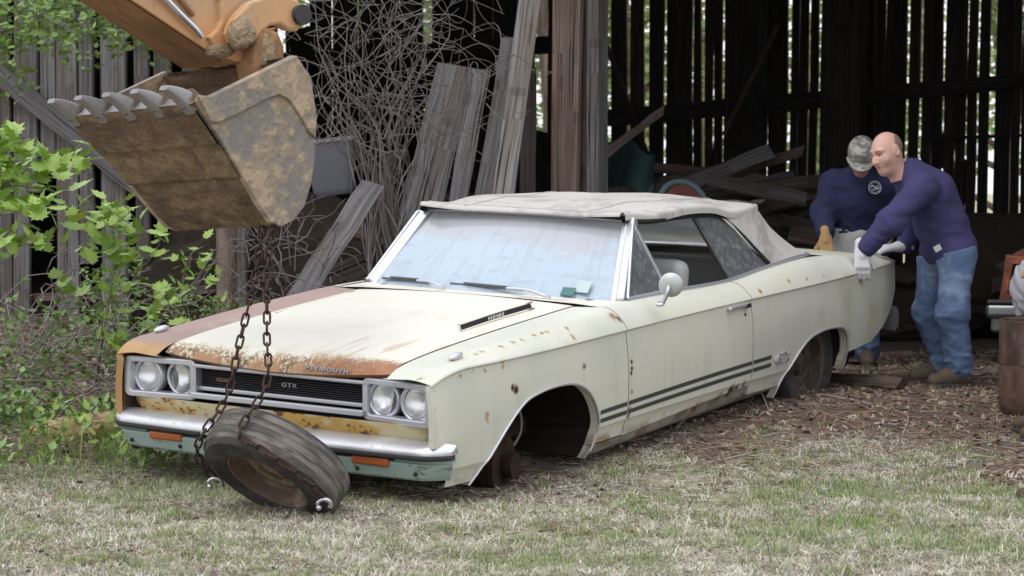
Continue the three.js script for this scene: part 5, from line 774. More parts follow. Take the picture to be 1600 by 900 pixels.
{ // the bareheaded man at the rear corner
  const A = (x, y, d) => at(x, y, d), J = { pelvis: A(1484, 385, 15.08), waist: A(1470, 350, 15.06), chest: A(1452, 306, 15.03), neck: A(1410, 262, 14.98), head: A(1386, 239, 14.93), sl: A(1440, 294, 14.86), sr: A(1424, 290, 15.24), el: A(1392, 348, 14.74), wl: A(1352, 388, 14.76), er: A(1432, 352, 15.32), wr: A(1414, 384, 15.30), hl: A(1496, 398, 14.99), hr: A(1464, 398, 15.19), kl: A(1488, 490, 14.95), kr: A(1452, 488, 15.22), al: A(1499, 576, 15.02), ar: A(1474, 566, 15.25) };
  const hemA = A(1425, 420, 15), hemB = A(1525, 396, 15), nx = -(hemB.y - hemA.y), ny = hemB.x - hemA.x, nl = Math.hypot(nx, ny);
  const left = handMesh(A(1346, 394, 14.76), V(.02, -.80, .22), V(.1, .30, .95), [.30, .35], -1, 1.22), right = handMesh(A(1408, 385, 15.28), V(-.93, -.10, .12), V(.0, .98, .16), [.05, .2], 1, 1.22);
  const [root, add, off] = person('bareheaded man in purple sweatshirt and blue jeans leaning on the car tail', J, { face: V(-.80, -.28, .50), crown: V(-.30, .93, .05), shirt: NAVY, trousers: DENIM, boot: BOOT, glove: GLOVEWHITE, toeL: V(-.86, 0, .45), toeR: V(-.95, 0, .25), hands: [left, right], hem: (x, y, z) => -((x - hemA.x) * nx + (y - hemA.y) * ny) / nl });
  const tag = box(.042, .036, .006, .003); const q = A(1465, 388, 14.855); tag.rotateZ(.5); tag.translate(q.x, q.y, q.z); add('shirt_tag', tag, SHIRTWHITE);
  const hw = []; // cropped hair round the back of the head
  { const F = V(-.80, -.28, .50).normalize(), S = V(-.30, .93, .05).cross(F).normalize(), U = F.clone().cross(S).normalize(), g = isoMesh((x, y, z) => { const k = Math.hypot(x / .0765, (y - .028) / .093, (z + .014) / .0965), ax = Math.abs(x); let d = (k - 1) * .075; d = Math.max(d, y - .088 + .35 * (z + .06) * 0 - .0 * ax, z - .012 - Math.max(0, (y - .03)) * -.5, -.045 - y); d = Math.max(d, -((k - .9) * .075)); const fr = sm(.0, .03, y) * .0; return Math.max(d, (.03 + z) * .9 + (y - .05) * .55 - .012 + fr); }, [-.10, -.08, -.13], [.10, .14, .06], .004); g.applyMatrix4(new THREE.Matrix4().makeBasis(S, U, F).setPosition(J.head)); add('hair', g, material({ c: [.17, .125, .10], r: .9 })); }
}
{ // the man in the cap
  const A = (x, y, d) => at(x, y, d), J = { pelvis: A(1332, 398, 16.75), waist: A(1333, 360, 16.7), chest: A(1338, 312, 16.62), neck: A(1345, 268, 16.52), head: A(1346, 244, 16.44), sl: A(1385, 288, 16.58), sr: A(1302, 287, 16.60), el: A(1404, 345, 16.75), wl: A(1365, 408, 16.7), er: A(1286, 334, 16.56), wr: A(1290, 366, 16.36), hl: A(1352, 410, 16.72), hr: A(1318, 410, 16.75), kl: A(1352, 478, 16.7), kr: A(1316, 478, 16.7), al: A(1354, 546, 16.75), ar: A(1314, 546, 16.8) };
  const cut = at(1330, 366, 16.7).y, F = V(-.12, -.62, .78), U = V(-.05, .80, .60);
  const h1 = handMesh(A(1290, 372, 16.33), V(.05, -.90, .35), V(-.1, .35, .9), [.25, .5], 1, 1.15), h2 = handMesh(A(1365, 412, 16.7), V(0, -.9, .2), V(0, .3, .9), [.2, .4], -1, 1.15);
  const [root, add] = person('man in camouflage cap and navy sweatshirt behind the car tail', J, { face: F, crown: U, shirt: NAVYDARK, under: SHIRTWHITE, trousers: DENIM, boot: BOOT, glove: GLOVETAN, toeL: V(-.1, 0, 1), toeR: V(-.3, 0, 1), hands: [h1, h2], hem: (x, y, z) => cut + .02 * Math.sin(x * 9) - y });
  const f = F.clone().normalize(), s = U.clone().cross(f).normalize(), u = f.clone().cross(s).normalize(), M = new THREE.Matrix4().makeBasis(s, u, f).setPosition(J.head);
  const crown = new THREE.SphereGeometry(1, 32, 16, 0, 6.2832, 0, 1.72).scale(.089, .100, .110); crown.translate(0, .030, -.008); crown.applyMatrix4(M); const cp = add('cap', crown, CAP);
  const brim = surf((a, b) => { const t = mix(-1.25, 1.25, a), r = mix(.96, 1.0 + .62 * Math.cos(t * .9), b); return V(Math.sin(t) * .090 * Math.min(r, 1.12), .026 - .026 * b * Math.cos(t * .8) - .012 * Math.abs(Math.sin(t)), Math.cos(t) * .100 * r - .008); }, 24, 8); brim.applyMatrix4(M); const b2 = add('brim', brim, CAP, cp);
  // round chest emblem
  const e = thing, c = A(1367, 293, 16.43), d = V(.12, .12, .98).normalize(), em = mergeGeometries([new THREE.TorusGeometry(.040, .0035, 6, 40), new THREE.TorusGeometry(.031, .002, 6, 36)].map(clean), false); const q = new THREE.Quaternion().setFromUnitVectors(V(0, 0, 1), d); em.applyQuaternion(q); em.translate(c.x, c.y, c.z); const o1 = add('chest_emblem', em, material({ c: [.34, .35, .38], r: .8 }));
  const hk = mergeGeometries([tube([V(-.024, .004, 0), V(-.012, .012, 0), V(.0, .0, 0), V(.012, -.010, 0), V(.024, .0, 0)], .005, 6, 20), tube([V(-.02, -.010, 0), V(-.004, -.016, 0), V(.016, .014, 0)], .0035, 6, 14)].map(clean), false); hk.applyQuaternion(q); hk.translate(c.x, c.y, c.z); add('emblem_mark', hk, material({ c: [.42, .43, .45], r: .8 }), o1);
}
{ // a third man stands just outside the frame; his boot reaches in
  const g = onGround(1602, 690), A = (dx, h, dz) => V(g.x + .19 + dx, ground(g.x + .2, g.z) + h, g.z - .02 + dz), J = { pelvis: A(.02, .95, -.12), waist: A(.02, 1.08, -.12), chest: A(.0, 1.32, -.12), neck: A(-.02, 1.52, -.12), head: A(-.05, 1.66, -.12), sl: A(.0, 1.42, .07), sr: A(0, 1.42, -.31), el: A(.05, 1.15, .12), wl: A(-.05, .92, .12), er: A(.05, 1.15, -.36), wr: A(-.05, .92, -.36), hl: A(.02, .92, -.03), hr: A(.02, .92, -.21), kl: A(.0, .50, -.01), kr: A(.0, .5, -.23), al: A(.0, .10, .0), ar: A(.02, .10, -.24) };
  const hl = handMesh(J.wl.clone().add(V(0, -.02, 0)), V(-.2, -1, 0), V(0, 0, 1), [.1, .3], 1), hr = handMesh(J.wr.clone().add(V(0, -.02, 0)), V(-.2, -1, 0), V(0, 0, -1), [.1, .3], -1), cut = J.pelvis.y - .05;
  person('dark worn boot of a man standing at the right edge of the picture', J, { face: V(-1, 0, 0), crown: V(0, 1, 0), shirt: NAVYDARK, trousers: DENIM, boot: BOOTDARK, glove: GLOVETAN, toeL: V(-1, 0, .1), toeR: V(-1, 0, -.1), hands: [hl, hr], hem: (x, y, z) => cut - y });
}

// ---------------------------------------------------------------- plants
const leafShape = (() => {                                            // five-lobed maple leaf, stem end at the origin, 1 long, gently folded
  const half = [[0, 0], [.10, .05], [.30, -.02], [.24, .10], [.50, .22], [.36, .30], [.56, .55], [.34, .52], [.26, .60], [.24, .80], [.12, .76], [0, 1.05]], L = half.map(([x, y]) => V(-x, y, .10 * Math.abs(x) - .10 * y * y)), R = half.map(([x, y]) => V(x, y, .10 * Math.abs(x) - .10 * y * y)), t = [], c = V(0, .38, -.03);
  for (let i = 0; i < half.length - 1; i++) { t.push([c, L[i + 1], L[i]], [c, R[i], R[i + 1]]); } return tris(t);
})();
const leafGeo = [leafShape, leafShape.clone().applyMatrix4(new THREE.Matrix4().makeScale(.85, 1, 1)).rotateX(.12), leafShape.clone().applyMatrix4(new THREE.Matrix4().makeShear(.15, 0, 0, 0, 0, 0))];
function sapling(label, base, arms, count, size) {                    // arms: polylines of points; leaves are hung along them
  const o = thing('maple_sapling', label, 'sapling', base, 'maple saplings'), L = p => p.clone().sub(base);
  for (const [k, a] of arms.entries()) { const pts = a.map(L); mesh(k ? 'branch' : 'stem', taperTube(pts, k ? .006 : .011, .002, 6, pts.length * 4), TWIG, o); }
  let tot = 0; const len = arms.map(a => { let s = 0; for (let i = 1; i < a.length; i++) s += a[i].distanceTo(a[i - 1]); tot += s; return s; });
  arms.forEach((a, k) => {
    const c = new THREE.CatmullRomCurve3(a.map(L)), n = Math.round(count * len[k] / tot);
    for (let i = 0; i < n; i++) {
      const t = k ? rr(.12, 1) : rr(.45, 1), p = c.getPoint(t), spread = .13; p.add(V(rr(-spread, spread), rr(-.06, .07), rr(-spread, spread)));
      const m = new THREE.Mesh(leafGeo[Math.floor(rnd() * 3)], MAPLE[Math.floor(rnd() * 3)]); m.name = 'leaf'; m.castShadow = m.receiveShadow = true;
      m.position.copy(p); m.scale.setScalar(size * rr(.55, 1.15)); m.rotation.set(-Math.PI / 2 + rr(.1, 1.05), 0, 0); m.rotation.order = 'YXZ'; m.rotation.y = rr(-2.4, 2.4); m.rotation.x = rr(1.7, 2.9) - Math.PI; m.rotation.z = rr(-.4, .4); o.add(m);
    }
  });
  return o;
}
{
  const b1 = onGround(-70, 640), P = (x, y, d) => at(x, y, d);
  sapling('bright maple sapling spreading over the planks at the left edge', b1, [[b1, P(-60, 480, 13.3), P(-40, 330, 13.3), P(20, 235, 13.2)], [P(-40, 330, 13.3), P(50, 262, 13.1), P(140, 248, 13.0)], [P(-45, 350, 13.3), P(40, 330, 13.0), P(120, 342, 12.9)], [P(-50, 390, 13.3), P(20, 385, 13.0), P(85, 375, 12.9)], [P(-40, 300, 13.3), P(20, 290, 13.2), P(90, 300, 13.2)], [P(-45, 300, 13.3), P(-10, 240, 13.2), P(60, 215, 13.1)], [P(-50, 400, 13.3), P(-20, 400, 13.2), P(20, 420, 13.2)]], 290, .118);
  const b2 = onGround(150, 600);
  sapling('maple sapling with pale leaves rising behind the right headlamps', b2, [[b2, P(165, 500, 13.6), P(180, 400, 13.6), P(170, 325, 13.6)], [P(180, 420, 13.6), P(220, 370, 13.5), P(160, 320, 13.4)], [P(175, 440, 13.6), P(230, 410, 13.5), P(250, 380, 13.5)], [P(175, 470, 13.6), P(225, 470, 13.5), P(265, 445, 13.5)], [P(170, 500, 13.6), P(210, 520, 13.5), P(260, 500, 13.5)], [P(165, 480, 13.6), P(130, 430, 13.5), P(115, 400, 13.5)], [P(165, 500, 13.6), P(190, 550, 13.5), P(230, 560, 13.4)]], 190, .095);
  const b3 = onGround(262, 560);
  sapling('small maple shoot in front of the old log post', b3, [[b3, P(268, 500, 14.6), P(300, 400, 14.6)], [P(280, 470, 14.6), P(310, 440, 14.5), P(350, 425, 14.5)], [P(285, 440, 14.6), P(300, 395, 14.5), P(318, 385, 14.5)], [P(275, 480, 14.6), P(310, 470, 14.5), P(335, 455, 14.5)]], 60, .078);
}
function leafCloud(n, pick, size, fold = .25) {                       // many small pointed leaves in one geometry
  const p = new Float32Array(n * 12 * 3), uv = new Float32Array(n * 12 * 2); let w = 0;
  const q = new THREE.Quaternion(), e = new THREE.Euler();
  for (let i = 0; i < n; i++) {
    const c = pick(i), s = size * rr(.55, 1.25); e.set(rr(-1.2, 1.2), rr(-3.14, 3.14), rr(-.8, .8)); q.setFromEuler(e);
    const a = V(0, 0, 0), b = V(.32 * s, fold * .2 * s, .42 * s), d = V(0, 0, s), f = V(-.32 * s, fold * .2 * s, .42 * s), m = V(0, -.04 * s, .45 * s); for (const v of [a, b, d, f, m]) v.applyQuaternion(q).add(c);
    for (const v of [a, b, m, b, d, m, d, f, m, f, a, m]) { p[w++] = v.x; p[w++] = v.y; p[w++] = v.z; }
  }
  const g = new THREE.BufferGeometry(); g.setAttribute('position', new THREE.BufferAttribute(p, 3)); g.setAttribute('uv', new THREE.BufferAttribute(uv, 2)); g.computeVertexNormals(); return g;
}
function bush(name, label, base, stems, leaves, size, mats, spread, group) {
  const o = thing(name, label, 'bush', base, group), curves = [];
  for (const s of stems) { const pts = s.map(p => p.clone().sub(base)); curves.push(new THREE.CatmullRomCurve3(pts)); mesh('stem', taperTube(pts, .007, .002, 5, pts.length * 4), rnd() < .5 ? TWIGPALE : TWIG, o); }
  mats.forEach((m, k) => { const f = mesh('foliage', leafCloud(Math.round(leaves / mats.length), () => { const c = curves[Math.floor(rnd() * curves.length)], p = c.getPoint(Math.pow(rnd(), .7)); return p.add(V(rr(-1, 1) * spread, rr(-.8, .8) * spread, rr(-1, 1) * spread)); }, size), m, o); f.userData.kind = 'stuff'; });
  return o;
}
const arch = (a, b, lift, wob = .1) => { const p = []; for (let k = 0; k <= 5; k++) { const f = k / 5, q = a.clone().lerp(b, f); q.y += lift * Math.sin(f * 3.14); q.x += rr(-wob, wob) * f * (1 - f) * 2; q.z += rr(-wob, wob); p.push(q); } return p; };
{
  const top = []; for (const [a, b] of [[[-60, 60], [150, 88]], [[-40, -40], [90, 60]], [[-20, -50], [200, 70]], [[60, -60], [290, 60]], [[-70, 120], [70, 40]], [[-60, 20], [110, -5]], [[120, 30], [285, 92]], [[90, -40], [170, 30]], [[-30, 0], [10, 140]], [[150, -30], [260, 20]]]) top.push(arch(at(a[0], a[1], 17.4), at(b[0], b[1], 17.0), .1, .2));
  bush('overhanging_branch', 'thin branches with small fresh leaves hanging over the grey planks', at(-60, 60, 17.4), top, 2100, .062, [SMALLLEAF[1], SMALLLEAF[2], MAPLE[1]], .16);
  const g = (x, y) => onGround(x, y), mk = (bx, by, tips, d) => { const b = g(bx, by); return [b, tips.map(([x, y]) => arch(b, at(x, y, -b.z + d), rr(.05, .2), .12))]; };
  { const [b, s] = mk(30, 650, [[10, 470], [70, 480], [120, 500], [160, 455], [-20, 520], [60, 560], [140, 560], [190, 560], [20, 600], [210, 610]], .1); bush('honeysuckle_bush', 'dull green bush of small leaves and bare canes below the planks', b, s, 700, .05, [SMALLLEAF[0], SMALLLEAF[1], SMALLLEAF[2]], .14); }
  { const [b, s] = mk(170, 585, [[150, 440], [200, 450], [235, 470], [120, 470], [250, 520], [180, 500], [100, 520]], .1); bush('honeysuckle_bush', 'dark leafed bush between the saplings and the log post', b, s, 520, .044, [SMALLLEAF[0], SMALLLEAF[1]], .11); }
  { const [b, s] = mk(-30, 720, [[-20, 560], [30, 600], [60, 630], [10, 640], [80, 670]], .05); bush('honeysuckle_bush', 'low green bush at the left edge in front of the dead canes', b, s, 420, .046, [SMALLLEAF[0], SMALLLEAF[2]], .10); }
  { const [b, s] = mk(300, 560, [[280, 470], [330, 480], [360, 500], [400, 490], [250, 490]], .2); bush('honeysuckle_bush', 'low leafy growth at the foot of the log post', b, s, 420, .040, [SMALLLEAF[1], SMALLLEAF[2]], .09); }
  // weeds in front of the slab
  const weed = (label, px, py, n, h, sp, m, grassy) => {
    const b = onGround(px, py), o = thing('weed_clump', label, 'weeds', b, 'weeds');
    for (let k = 0; k < n; k++) {
      const a = rr(0, 6.28), r = Math.sqrt(rnd()) * sp, c = V(Math.cos(a) * r, 0, Math.sin(a) * r); c.y = ground(b.x + c.x, b.z + c.z) - b.y - .01; const H = h * rr(.35, 1.1), tip = c.clone().add(V(rr(-.5, .5) * H, H, rr(-.5, .5) * H));
      if (grassy || k % 3 === 0) { const w = .0028, x = V(Math.cos(k), 0, Math.sin(k)), mid = c.clone().lerp(tip, .5).add(V(0, .1 * H, 0)); mesh('blade', tris([...quad(c.clone().addScaledVector(x, -w), c.clone().addScaledVector(x, w), mid.clone().addScaledVector(x, w), mid.clone().addScaledVector(x, -w)), [mid.clone().addScaledVector(x, -w), mid.clone().addScaledVector(x, w), tip]]), m[k % m.length], o); continue; }
      const l = new THREE.Mesh(leafGeo[k % 3], m[k % m.length]); l.name = 'leaf'; l.castShadow = l.receiveShadow = true; l.position.copy(tip); l.scale.set(.7, 1, 1).multiplyScalar(rr(.035, .075)); l.rotation.order = 'YXZ'; l.rotation.set(rr(-1.3, -.3), rr(-3, 3), rr(-.4, .4)); o.add(l);
    }
  };
  weed('bright broad-leafed weeds growing in front of the tan slab', 105, 712, 260, .26, .34, [MAPLE[2], MAPLE[1], SMALLLEAF[2], SMALLLEAF[1]]); weed('narrow clump of weeds right of the tan slab', 205, 722, 90, .16, .18, [MAPLE[1], SMALLLEAF[2]]); weed('dark weeds under the right end of the bumper', 250, 735, 60, .12, .16, [SMALLLEAF[2], SMALLLEAF[1]]); weed('weeds at the bottom of the left edge bush', 15, 745, 90, .16, .28, [SMALLLEAF[2], MAPLE[1]]); weed('fresh grass tuft in the right foreground', 1310, 828, 110, .085, .16, [MAPLE[1], SMALLLEAF[2]], true);
  // canes: a tangle nobody could count
  const canes = []; for (let k = 0; k < 75; k++) { const a = onGround(rr(-60, 380), rr(545, 690)), b = a.clone().add(V(rr(-1, 1), rr(.02, .75), rr(-.4, .4))); canes.push(clean(taperTube(arch(a, b, rr(.0, .3), .15), .0055, .0022, 4, 9))); }
  const cn = mesh('dead_canes', mergeGeometries(canes, false), TWIG, scene); cn.userData = { kind: 'stuff', label: 'dry grey canes and brush lying along the barn wall', category: 'brush' };
  const br = []; 
  for (let k = 0; k < 190; k++) {
    const px = rr(0, 1) < .75 ? rr(450, 680) : rr(560, 790), root = at(rr(575, 640), rr(400, 470), 16.0), s = at(px, rr(-30, 250), rr(15.5, 16.6)), mid = s.clone().add(V(rr(-.35, .35), rr(-.25, .35), rr(-.2, .2))), e = mid.clone().add(V(rr(-.5, .5), rr(-.45, .25), rr(-.25, .25)));
    const pts = k < 46 ? arch(root, at(rr(465, 720), rr(-40, 170), rr(15.6, 16.4)), rr(.1, .4), .25) : [s, s.clone().lerp(mid, .5).add(V(rr(-.08, .08), rr(-.08, .08), rr(-.08, .08))), mid, mid.clone().lerp(e, .5).add(V(rr(-.08, .08), rr(-.02, .1), 0)), e];
    br.push(clean(taperTube(pts, k < 46 ? .0070 : rr(.0025, .0045), .0014, 4, 14)));
  }
  for (let k = 0; k < 16; k++) { const x = rr(585, 622); br.push(clean(taperTube([at(x + rr(-5, 5), 500, 16.1), at(x, 410, 16.05), at(x + rr(-8, 8), 330, 16.0), at(x + rr(-25, 25), 240, 15.95)], rr(.003, .006), .003, 4, 10))); }
  for (let k = 0; k < 60; k++) { const a = at(rr(380, 520), rr(360, 480), rr(14.8, 16)); br.push(clean(taperTube(arch(a, a.clone().add(V(rr(-.5, .5), rr(-.3, .5), rr(-.3, .3))), rr(0, .15), .1), .0045, .002, 4, 8))); }
  const bm = mesh('bramble_tangle', mergeGeometries(br, false), material({ c: [.155, .128, .125], r: .9 }), scene); bm.userData = { kind: 'stuff', label: 'leafless purple grey bramble tangle hanging in the wrecked bay', category: 'brambles' };
}
// trees beyond the barn, seen through its gaps
{
  const tr = (label, x, z, h, r, m) => {
    const b = V(x, ground(x, z), z), o = thing('tree', label, 'tree', b, 'trees beyond the barn'); const trunk = [V(0, -.2, 0), V(.1, h * .3, .05), V(-.1, h * .65, 0), V(.05, h * .95, .1)]; mesh('trunk', taperTube(trunk, .16, .03, 8, 14), BARK, o);
    const tips = []; for (let k = 0; k < 14; k++) { const f = rr(.12, .9), a = rr(0, 6.28), s = V(0, h * f, 0), e = V(Math.cos(a) * r * (1.1 - f * .6), h * f + rr(.3, 1.4), Math.sin(a) * r * (1.1 - f * .6)); mesh('limb', taperTube([s, s.clone().lerp(e, .5).add(V(0, .2, 0)), e], .05, .012, 5, 6), BARK, o); tips.push([s, e]); }
    const c = mesh('crown', leafCloud(2600, () => { const [s, e] = tips[Math.floor(rnd() * tips.length)], f = rr(.35, 1.1), q = s.clone().lerp(e, f), w = .55 * r * .5; return q.add(V(rr(-w, w), rr(-w, w), rr(-w, w))); }, .17), m, o); c.userData.kind = 'stuff';
  };
  const q = (px, d) => at(px, 300, d); [['light green tree seen between the leaning boards', 690, 34, 7], ['young tree seen left of the brown door post', 850, 32, 6.5], ['tree seen just right of the brown door post', 975, 33, 7], ['tree showing through the slits above the soft top', 1090, 38, 8], ['tree showing through the slits left of the capped man', 1260, 40, 8], ['tree showing through the slits above the man in jeans', 1440, 42, 8.5], ['tree showing through the wide slit near the right edge', 1560, 36, 7], ['tree showing through the gaps above the brambles', 560, 37, 8]].forEach(([l, px, d, h], i) => { const p = q(px, d); tr(l, p.x, p.z, h, h * .32, leafMat([.22 + .05 * (i % 3), .33, .10], .5)); });
}
// ---------------------------------------------------------------- slab, board, twigs, litter, grass
{
  const s = onGround(118, 690), g = new THREE.DodecahedronGeometry(1, 3), p = g.attributes.position; for (let i = 0; i < p.count; i++) { const k = .85 + .3 * fbm(p.getX(i) * 2 + 4, p.getZ(i) * 2 + p.getY(i), 3); p.setXYZ(i, p.getX(i) * .27 * k, clamp(p.getY(i), -.6, .6) * .11 * k, p.getZ(i) * .22 * k); } g.computeVertexNormals(); const o = single('stone_slab', g, material({ t: dirtTex, c: [1.0, .92, .86], b: .01, r: .95 }), 'flat tan stone lying among weeds left of the bumper', 'stone'); o.position.copy(s).add(V(0, .05, -.15)); o.rotation.z = .12;
  const a = onGround(135, 640), b = board(.20, .75, .03, 6); b.rotateZ(-1.45); b.rotateX(-1.35); b.translate(a.x, a.y + .05, a.z); single('fallen_plank', b, WOODBROWN[0], 'brown plank end lying beside the right end of the bumper', 'board').position.set(.05, .02, -.1);
  const st = onGround(1606, 782), g2 = new THREE.DodecahedronGeometry(.055, 2); g2.scale(1, .75, 1); single('dark_lump', g2, material({ t: dirtTex, c: [.22, .2, .2], r: .95 }), 'small dark lump at the right edge below the boot', 'stone').position.copy(st).add(V(0, .02, 0));  // plain lump added in place of what looks like a boot toe
  const twig = (label, pts, r, m = TWIGPALE, lift = 0) => single('fallen_twig', taperTube(pts.map(([x, y, h]) => { const q = onGround(x, y); if (h) { const e = at(x, y, -q.z * .985); e.y += 0; q.y += h; q.copy(at(x, y - h * 300, -camera.worldToLocal(q.clone()).z)); } q.y += r; return q; }), r, r * .5, 6, pts.length * 6), m, label, 'twig', 'twigs lying on the dirt');
  camera.updateMatrixWorld();
  twig('pale arched twig springing up below the door', [[1055, 672], [1090, 650, .04], [1140, 628, .09], [1180, 632, .08], [1205, 652]], .006);
  twig('long bent pale twig behind the rear wheel', [[1282, 618], [1330, 626], [1362, 634], [1400, 644], [1416, 650], [1410, 684]], .006);
  twig('thin brown twig running toward the dark boot', [[1400, 690], [1445, 680], [1470, 672], [1510, 676], [1545, 686]], .005, TWIGBROWN);
  twig('forked twig lying on bare dirt right of the rear wheel', [[1290, 668], [1325, 652], [1370, 645]], .005, TWIGBROWN); twig('straight twig in the middle of the dirt patch', [[1130, 720], [1180, 708], [1230, 700]], .005); twig('short pale twig below the rear quarter', [[1190, 684], [1225, 678], [1262, 690]], .005); twig('dark crooked twig lying across the dirt', [[1260, 735], [1340, 718], [1400, 706]], .005, TWIGBROWN); twig('pale twig close to the drum foot', [[1500, 700], [1560, 690], [1598, 694]], .005); twig('brown twig in the grass at the lower right', [[1430, 770], [1475, 764], [1520, 772]], .005, TWIGBROWN); twig('thin twig lying left of the loose wheel', [[258, 785], [300, 768], [335, 755]], .006, TWIG); twig('short dark twig in the lower left grass', [[158, 862], [180, 846], [200, 834]], .006, TWIG); twig('brown stick below the front arch', [[860, 830], [900, 812], [930, 806]], .005, TWIGBROWN); twig('broken stick lying under the sill', [[1000, 716], [1045, 706], [1085, 712]], .006);
  { const g = []; for (let k = 0; k < 80; k++) { const a = onGround(rr(930, 1600), rr(625, 740)), an = rr(0, 6.28), L = rr(.15, .6); let p = a.clone(), pts = []; for (let i = 0; i < 5; i++) { p = p.clone().add(V(Math.cos(an + rr(-.5, .5)) * L / 4, 0, Math.sin(an + rr(-.5, .5)) * L / 4)); p.y = ground(p.x, p.z) + rr(.004, .02) + (i === 2 ? rr(0, .03) : 0); pts.push(p); } g.push(clean(taperTube(pts, rr(.002, .0045), .0012, 5, 10))); } const o = mesh('brush_litter', mergeGeometries(g, false), TWIGBROWN, scene); o.userData = { kind: 'stuff', label: 'broken brown brush scattered between car and doorway', category: 'twigs' }; }
  { const b = onGround(1206, 888); single('twig_stub', taperTube([b, b.clone().add(V(-.01, .06, 0)), b.clone().add(V(-.03, .125, .01))], .004, .002, 6, 8), TWIG, 'thin dark stem standing upright in the foreground grass', 'twig'); }
}
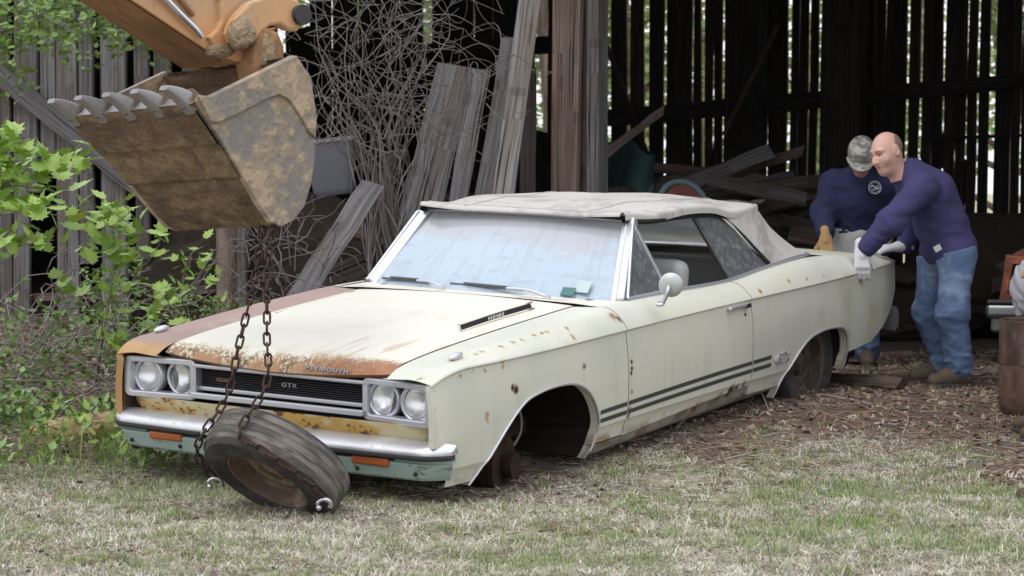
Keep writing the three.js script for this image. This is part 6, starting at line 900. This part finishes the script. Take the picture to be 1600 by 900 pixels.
{
  const inst = (name, g, m, n, place, label, category) => { const o = new THREE.InstancedMesh(g, m, n); o.name = name; o.userData = { kind: 'stuff', label, category }; o.castShadow = o.receiveShadow = true; const M = new THREE.Matrix4(), c = new THREE.Color(); for (let i = 0; i < n; i++) { const [p, q, s, col] = place(i); M.compose(p, q, s); o.setMatrixAt(i, M); c.setRGB(...col); o.setColorAt(i, c); } scene.add(o); return o; };
  const tuft = (n, h, lean, w) => { const t = []; for (let k = 0; k < n; k++) { const a = rr(0, 6.283), L = h * rr(.5, 1.2), d = V(Math.cos(a), 0, Math.sin(a)), x = V(-d.z, 0, d.x), b = V(rr(-.02, .02), 0, rr(-.02, .02)), l = lean * rr(.6, 1.2), p1 = b.clone().addScaledVector(d, L * .45 * Math.sin(l * .7)).add(V(0, L * .5 * Math.cos(l * .7), 0)), p2 = p1.clone().addScaledVector(d, L * .5 * Math.sin(Math.min(1.5, l * 1.2))).add(V(0, L * .5 * Math.cos(Math.min(1.62, l * 1.2)), 0)); t.push(...quad(b.clone().addScaledVector(x, -w), b.clone().addScaledVector(x, w), p1.clone().addScaledVector(x, w * .9), p1.clone().addScaledVector(x, -w * .9)), [p1.clone().addScaledVector(x, -w * .9), p1.clone().addScaledVector(x, w * .9), p2]); } return tris(t); };
  const spot = () => { const z = -8.4 - 9.6 * rnd(), hw = (-z) * .265; return [rr(-hw, hw), z]; };
  const under = (x, z) => { const q = car.worldToLocal(V(x, 0, z)); return Math.abs(q.z) < .9 && q.x > -2.7 && q.x < 2.25; };
  const q = new THREE.Quaternion(), up = V(0, 1, 0);
  const scatter = (keep) => { for (;;) { const [x, z] = spot(); if (rnd() < keep(x, z)) return V(x, ground(x, z) - .004, z); } };
  const straw = c => [[.54, .49, .39], [.46, .41, .33], [.68, .64, .54], [.33, .275, .22]][Math.floor(rnd() * 4)].map((k => v => v * k)(rr(.8, 1.15)));
  const dry = material({ r: .9 }), grn = material({ r: .7, tr: .25 });
  const green = (x, z) => sm(.42, .66, fbm(x * 1.3 + 3, z * 1.3 + 8, 3) * .4 + fbm(x * 6, z * 6, 3) * .6);
  for (let v = 0; v < 3; v++) inst('dead_grass', tuft(9, .080, 1.3, .0015), dry, 9300, () => { const p = scatter((x, z) => (1 - dirtMask(x, z) * .96) * (.12 + .88 * sm(.34, .54, fbm(x * 2.6 + 70, z * 2.6, 3))) * (under(x, z) ? .2 : 1)); return [p, q.setFromAxisAngle(up, rr(0, 6.28)).clone(), V(1, rr(.5, 1), 1).multiplyScalar(rr(.6, 1.2)), straw()]; }, 'matted straw-coloured dead grass in the foreground', 'grass');
  for (let v = 0; v < 2; v++) inst('green_grass', tuft(7, .066, .9, .0017), grn, 7600, () => { const p = scatter((x, z) => (1 - dirtMask(x, z) * .95) * (.10 + .9 * Math.pow(green(x, z), 1.3)) * (under(x, z) ? .1 : 1)); const k = rr(.6, 1.2), y = rr(.85, 1.25); return [p, q.setFromAxisAngle(up, rr(0, 6.28)).clone(), V(1, 1, 1).multiplyScalar(rr(.5, 1.15)), [.29 * k * y, .355 * k, .15 * k]]; }, 'short fresh green grass in the foreground', 'grass');
  const curled = surf((u, v) => V((u - .5), .28 * Math.sin(u * 3.1) * (v - .3) + .12 * Math.sin(v * 4), (v - .5) * .7 * Math.sin(u * 3.14)), 6, 4);
  const litterCol = () => [[.19, .115, .08], [.26, .175, .13], [.36, .275, .22], [.12, .072, .052], [.22, .125, .08]][Math.floor(rnd() * 5)].map((k => v => v * k)(rr(.7, 1.2)));
  const e = new THREE.Euler();
  inst('leaf_litter', curled, material({ r: .85 }), 14000, () => { const p = scatter((x, z) => .09 + .65 * sm(.50, .62, fbm(x * 2.2 + 50, z * 2.2, 3)) + .75 * dirtMask(x, z) * (under(x, z) ? .3 : 1) + .25 * sm(-1, -2.5, x)); p.y += .008; return [p, q.setFromEuler(e.set(rr(-.7, .7), rr(0, 6.28), rr(-.7, .7))).clone(), V(1, 1, 1).multiplyScalar(rr(.015, .048)), litterCol()]; }, 'brown dead leaves scattered over the dirt', 'leaves');
  inst('twig_litter', new THREE.CylinderGeometry(.0016, .0026, 1, 5).rotateZ(Math.PI / 2), material({ r: .9 }), 6200, () => { const p = scatter((x, z) => .10 + .9 * dirtMask(x, z)); p.y += .008; return [p, q.setFromEuler(e.set(0, rr(0, 6.28), rr(-.12, .12))).clone(), V(rr(.05, .22), 1, 1), litterCol()]; }, 'small broken twigs and straw strewn over the dirt', 'twigs');
  inst('straw_litter', new THREE.CylinderGeometry(.0010, .0014, 1, 4).rotateZ(Math.PI / 2), material({ r: .9 }), 8000, () => { const p = scatter((x, z) => .9 - .82 * dirtMask(x, z)); p.y += .012; return [p, q.setFromEuler(e.set(0, rr(0, 6.28), rr(-.15, .15))).clone(), V(rr(.03, .13), 1, 1), straw()]; }, 'loose pale straw lying over the grass', 'straw');
  // deep leaf litter drifted along the foot of the barn, chips of bark and clods
  inst('bark_chips', new THREE.DodecahedronGeometry(1, 0), material({ r: .95 }), 2600, () => { const p = scatter((x, z) => .8 * dirtMask(x, z)); return [p, q.setFromEuler(e.set(rr(0, 6), rr(0, 6), 0)).clone(), V(rr(.5, 1.6), rr(.3, .7), rr(.5, 1)).multiplyScalar(rr(.006, .022)), litterCol().map(v => v * .7)]; }, 'dark crumbs of earth and bark on the barn dirt', 'debris');
}
renderer.render(scene, camera);
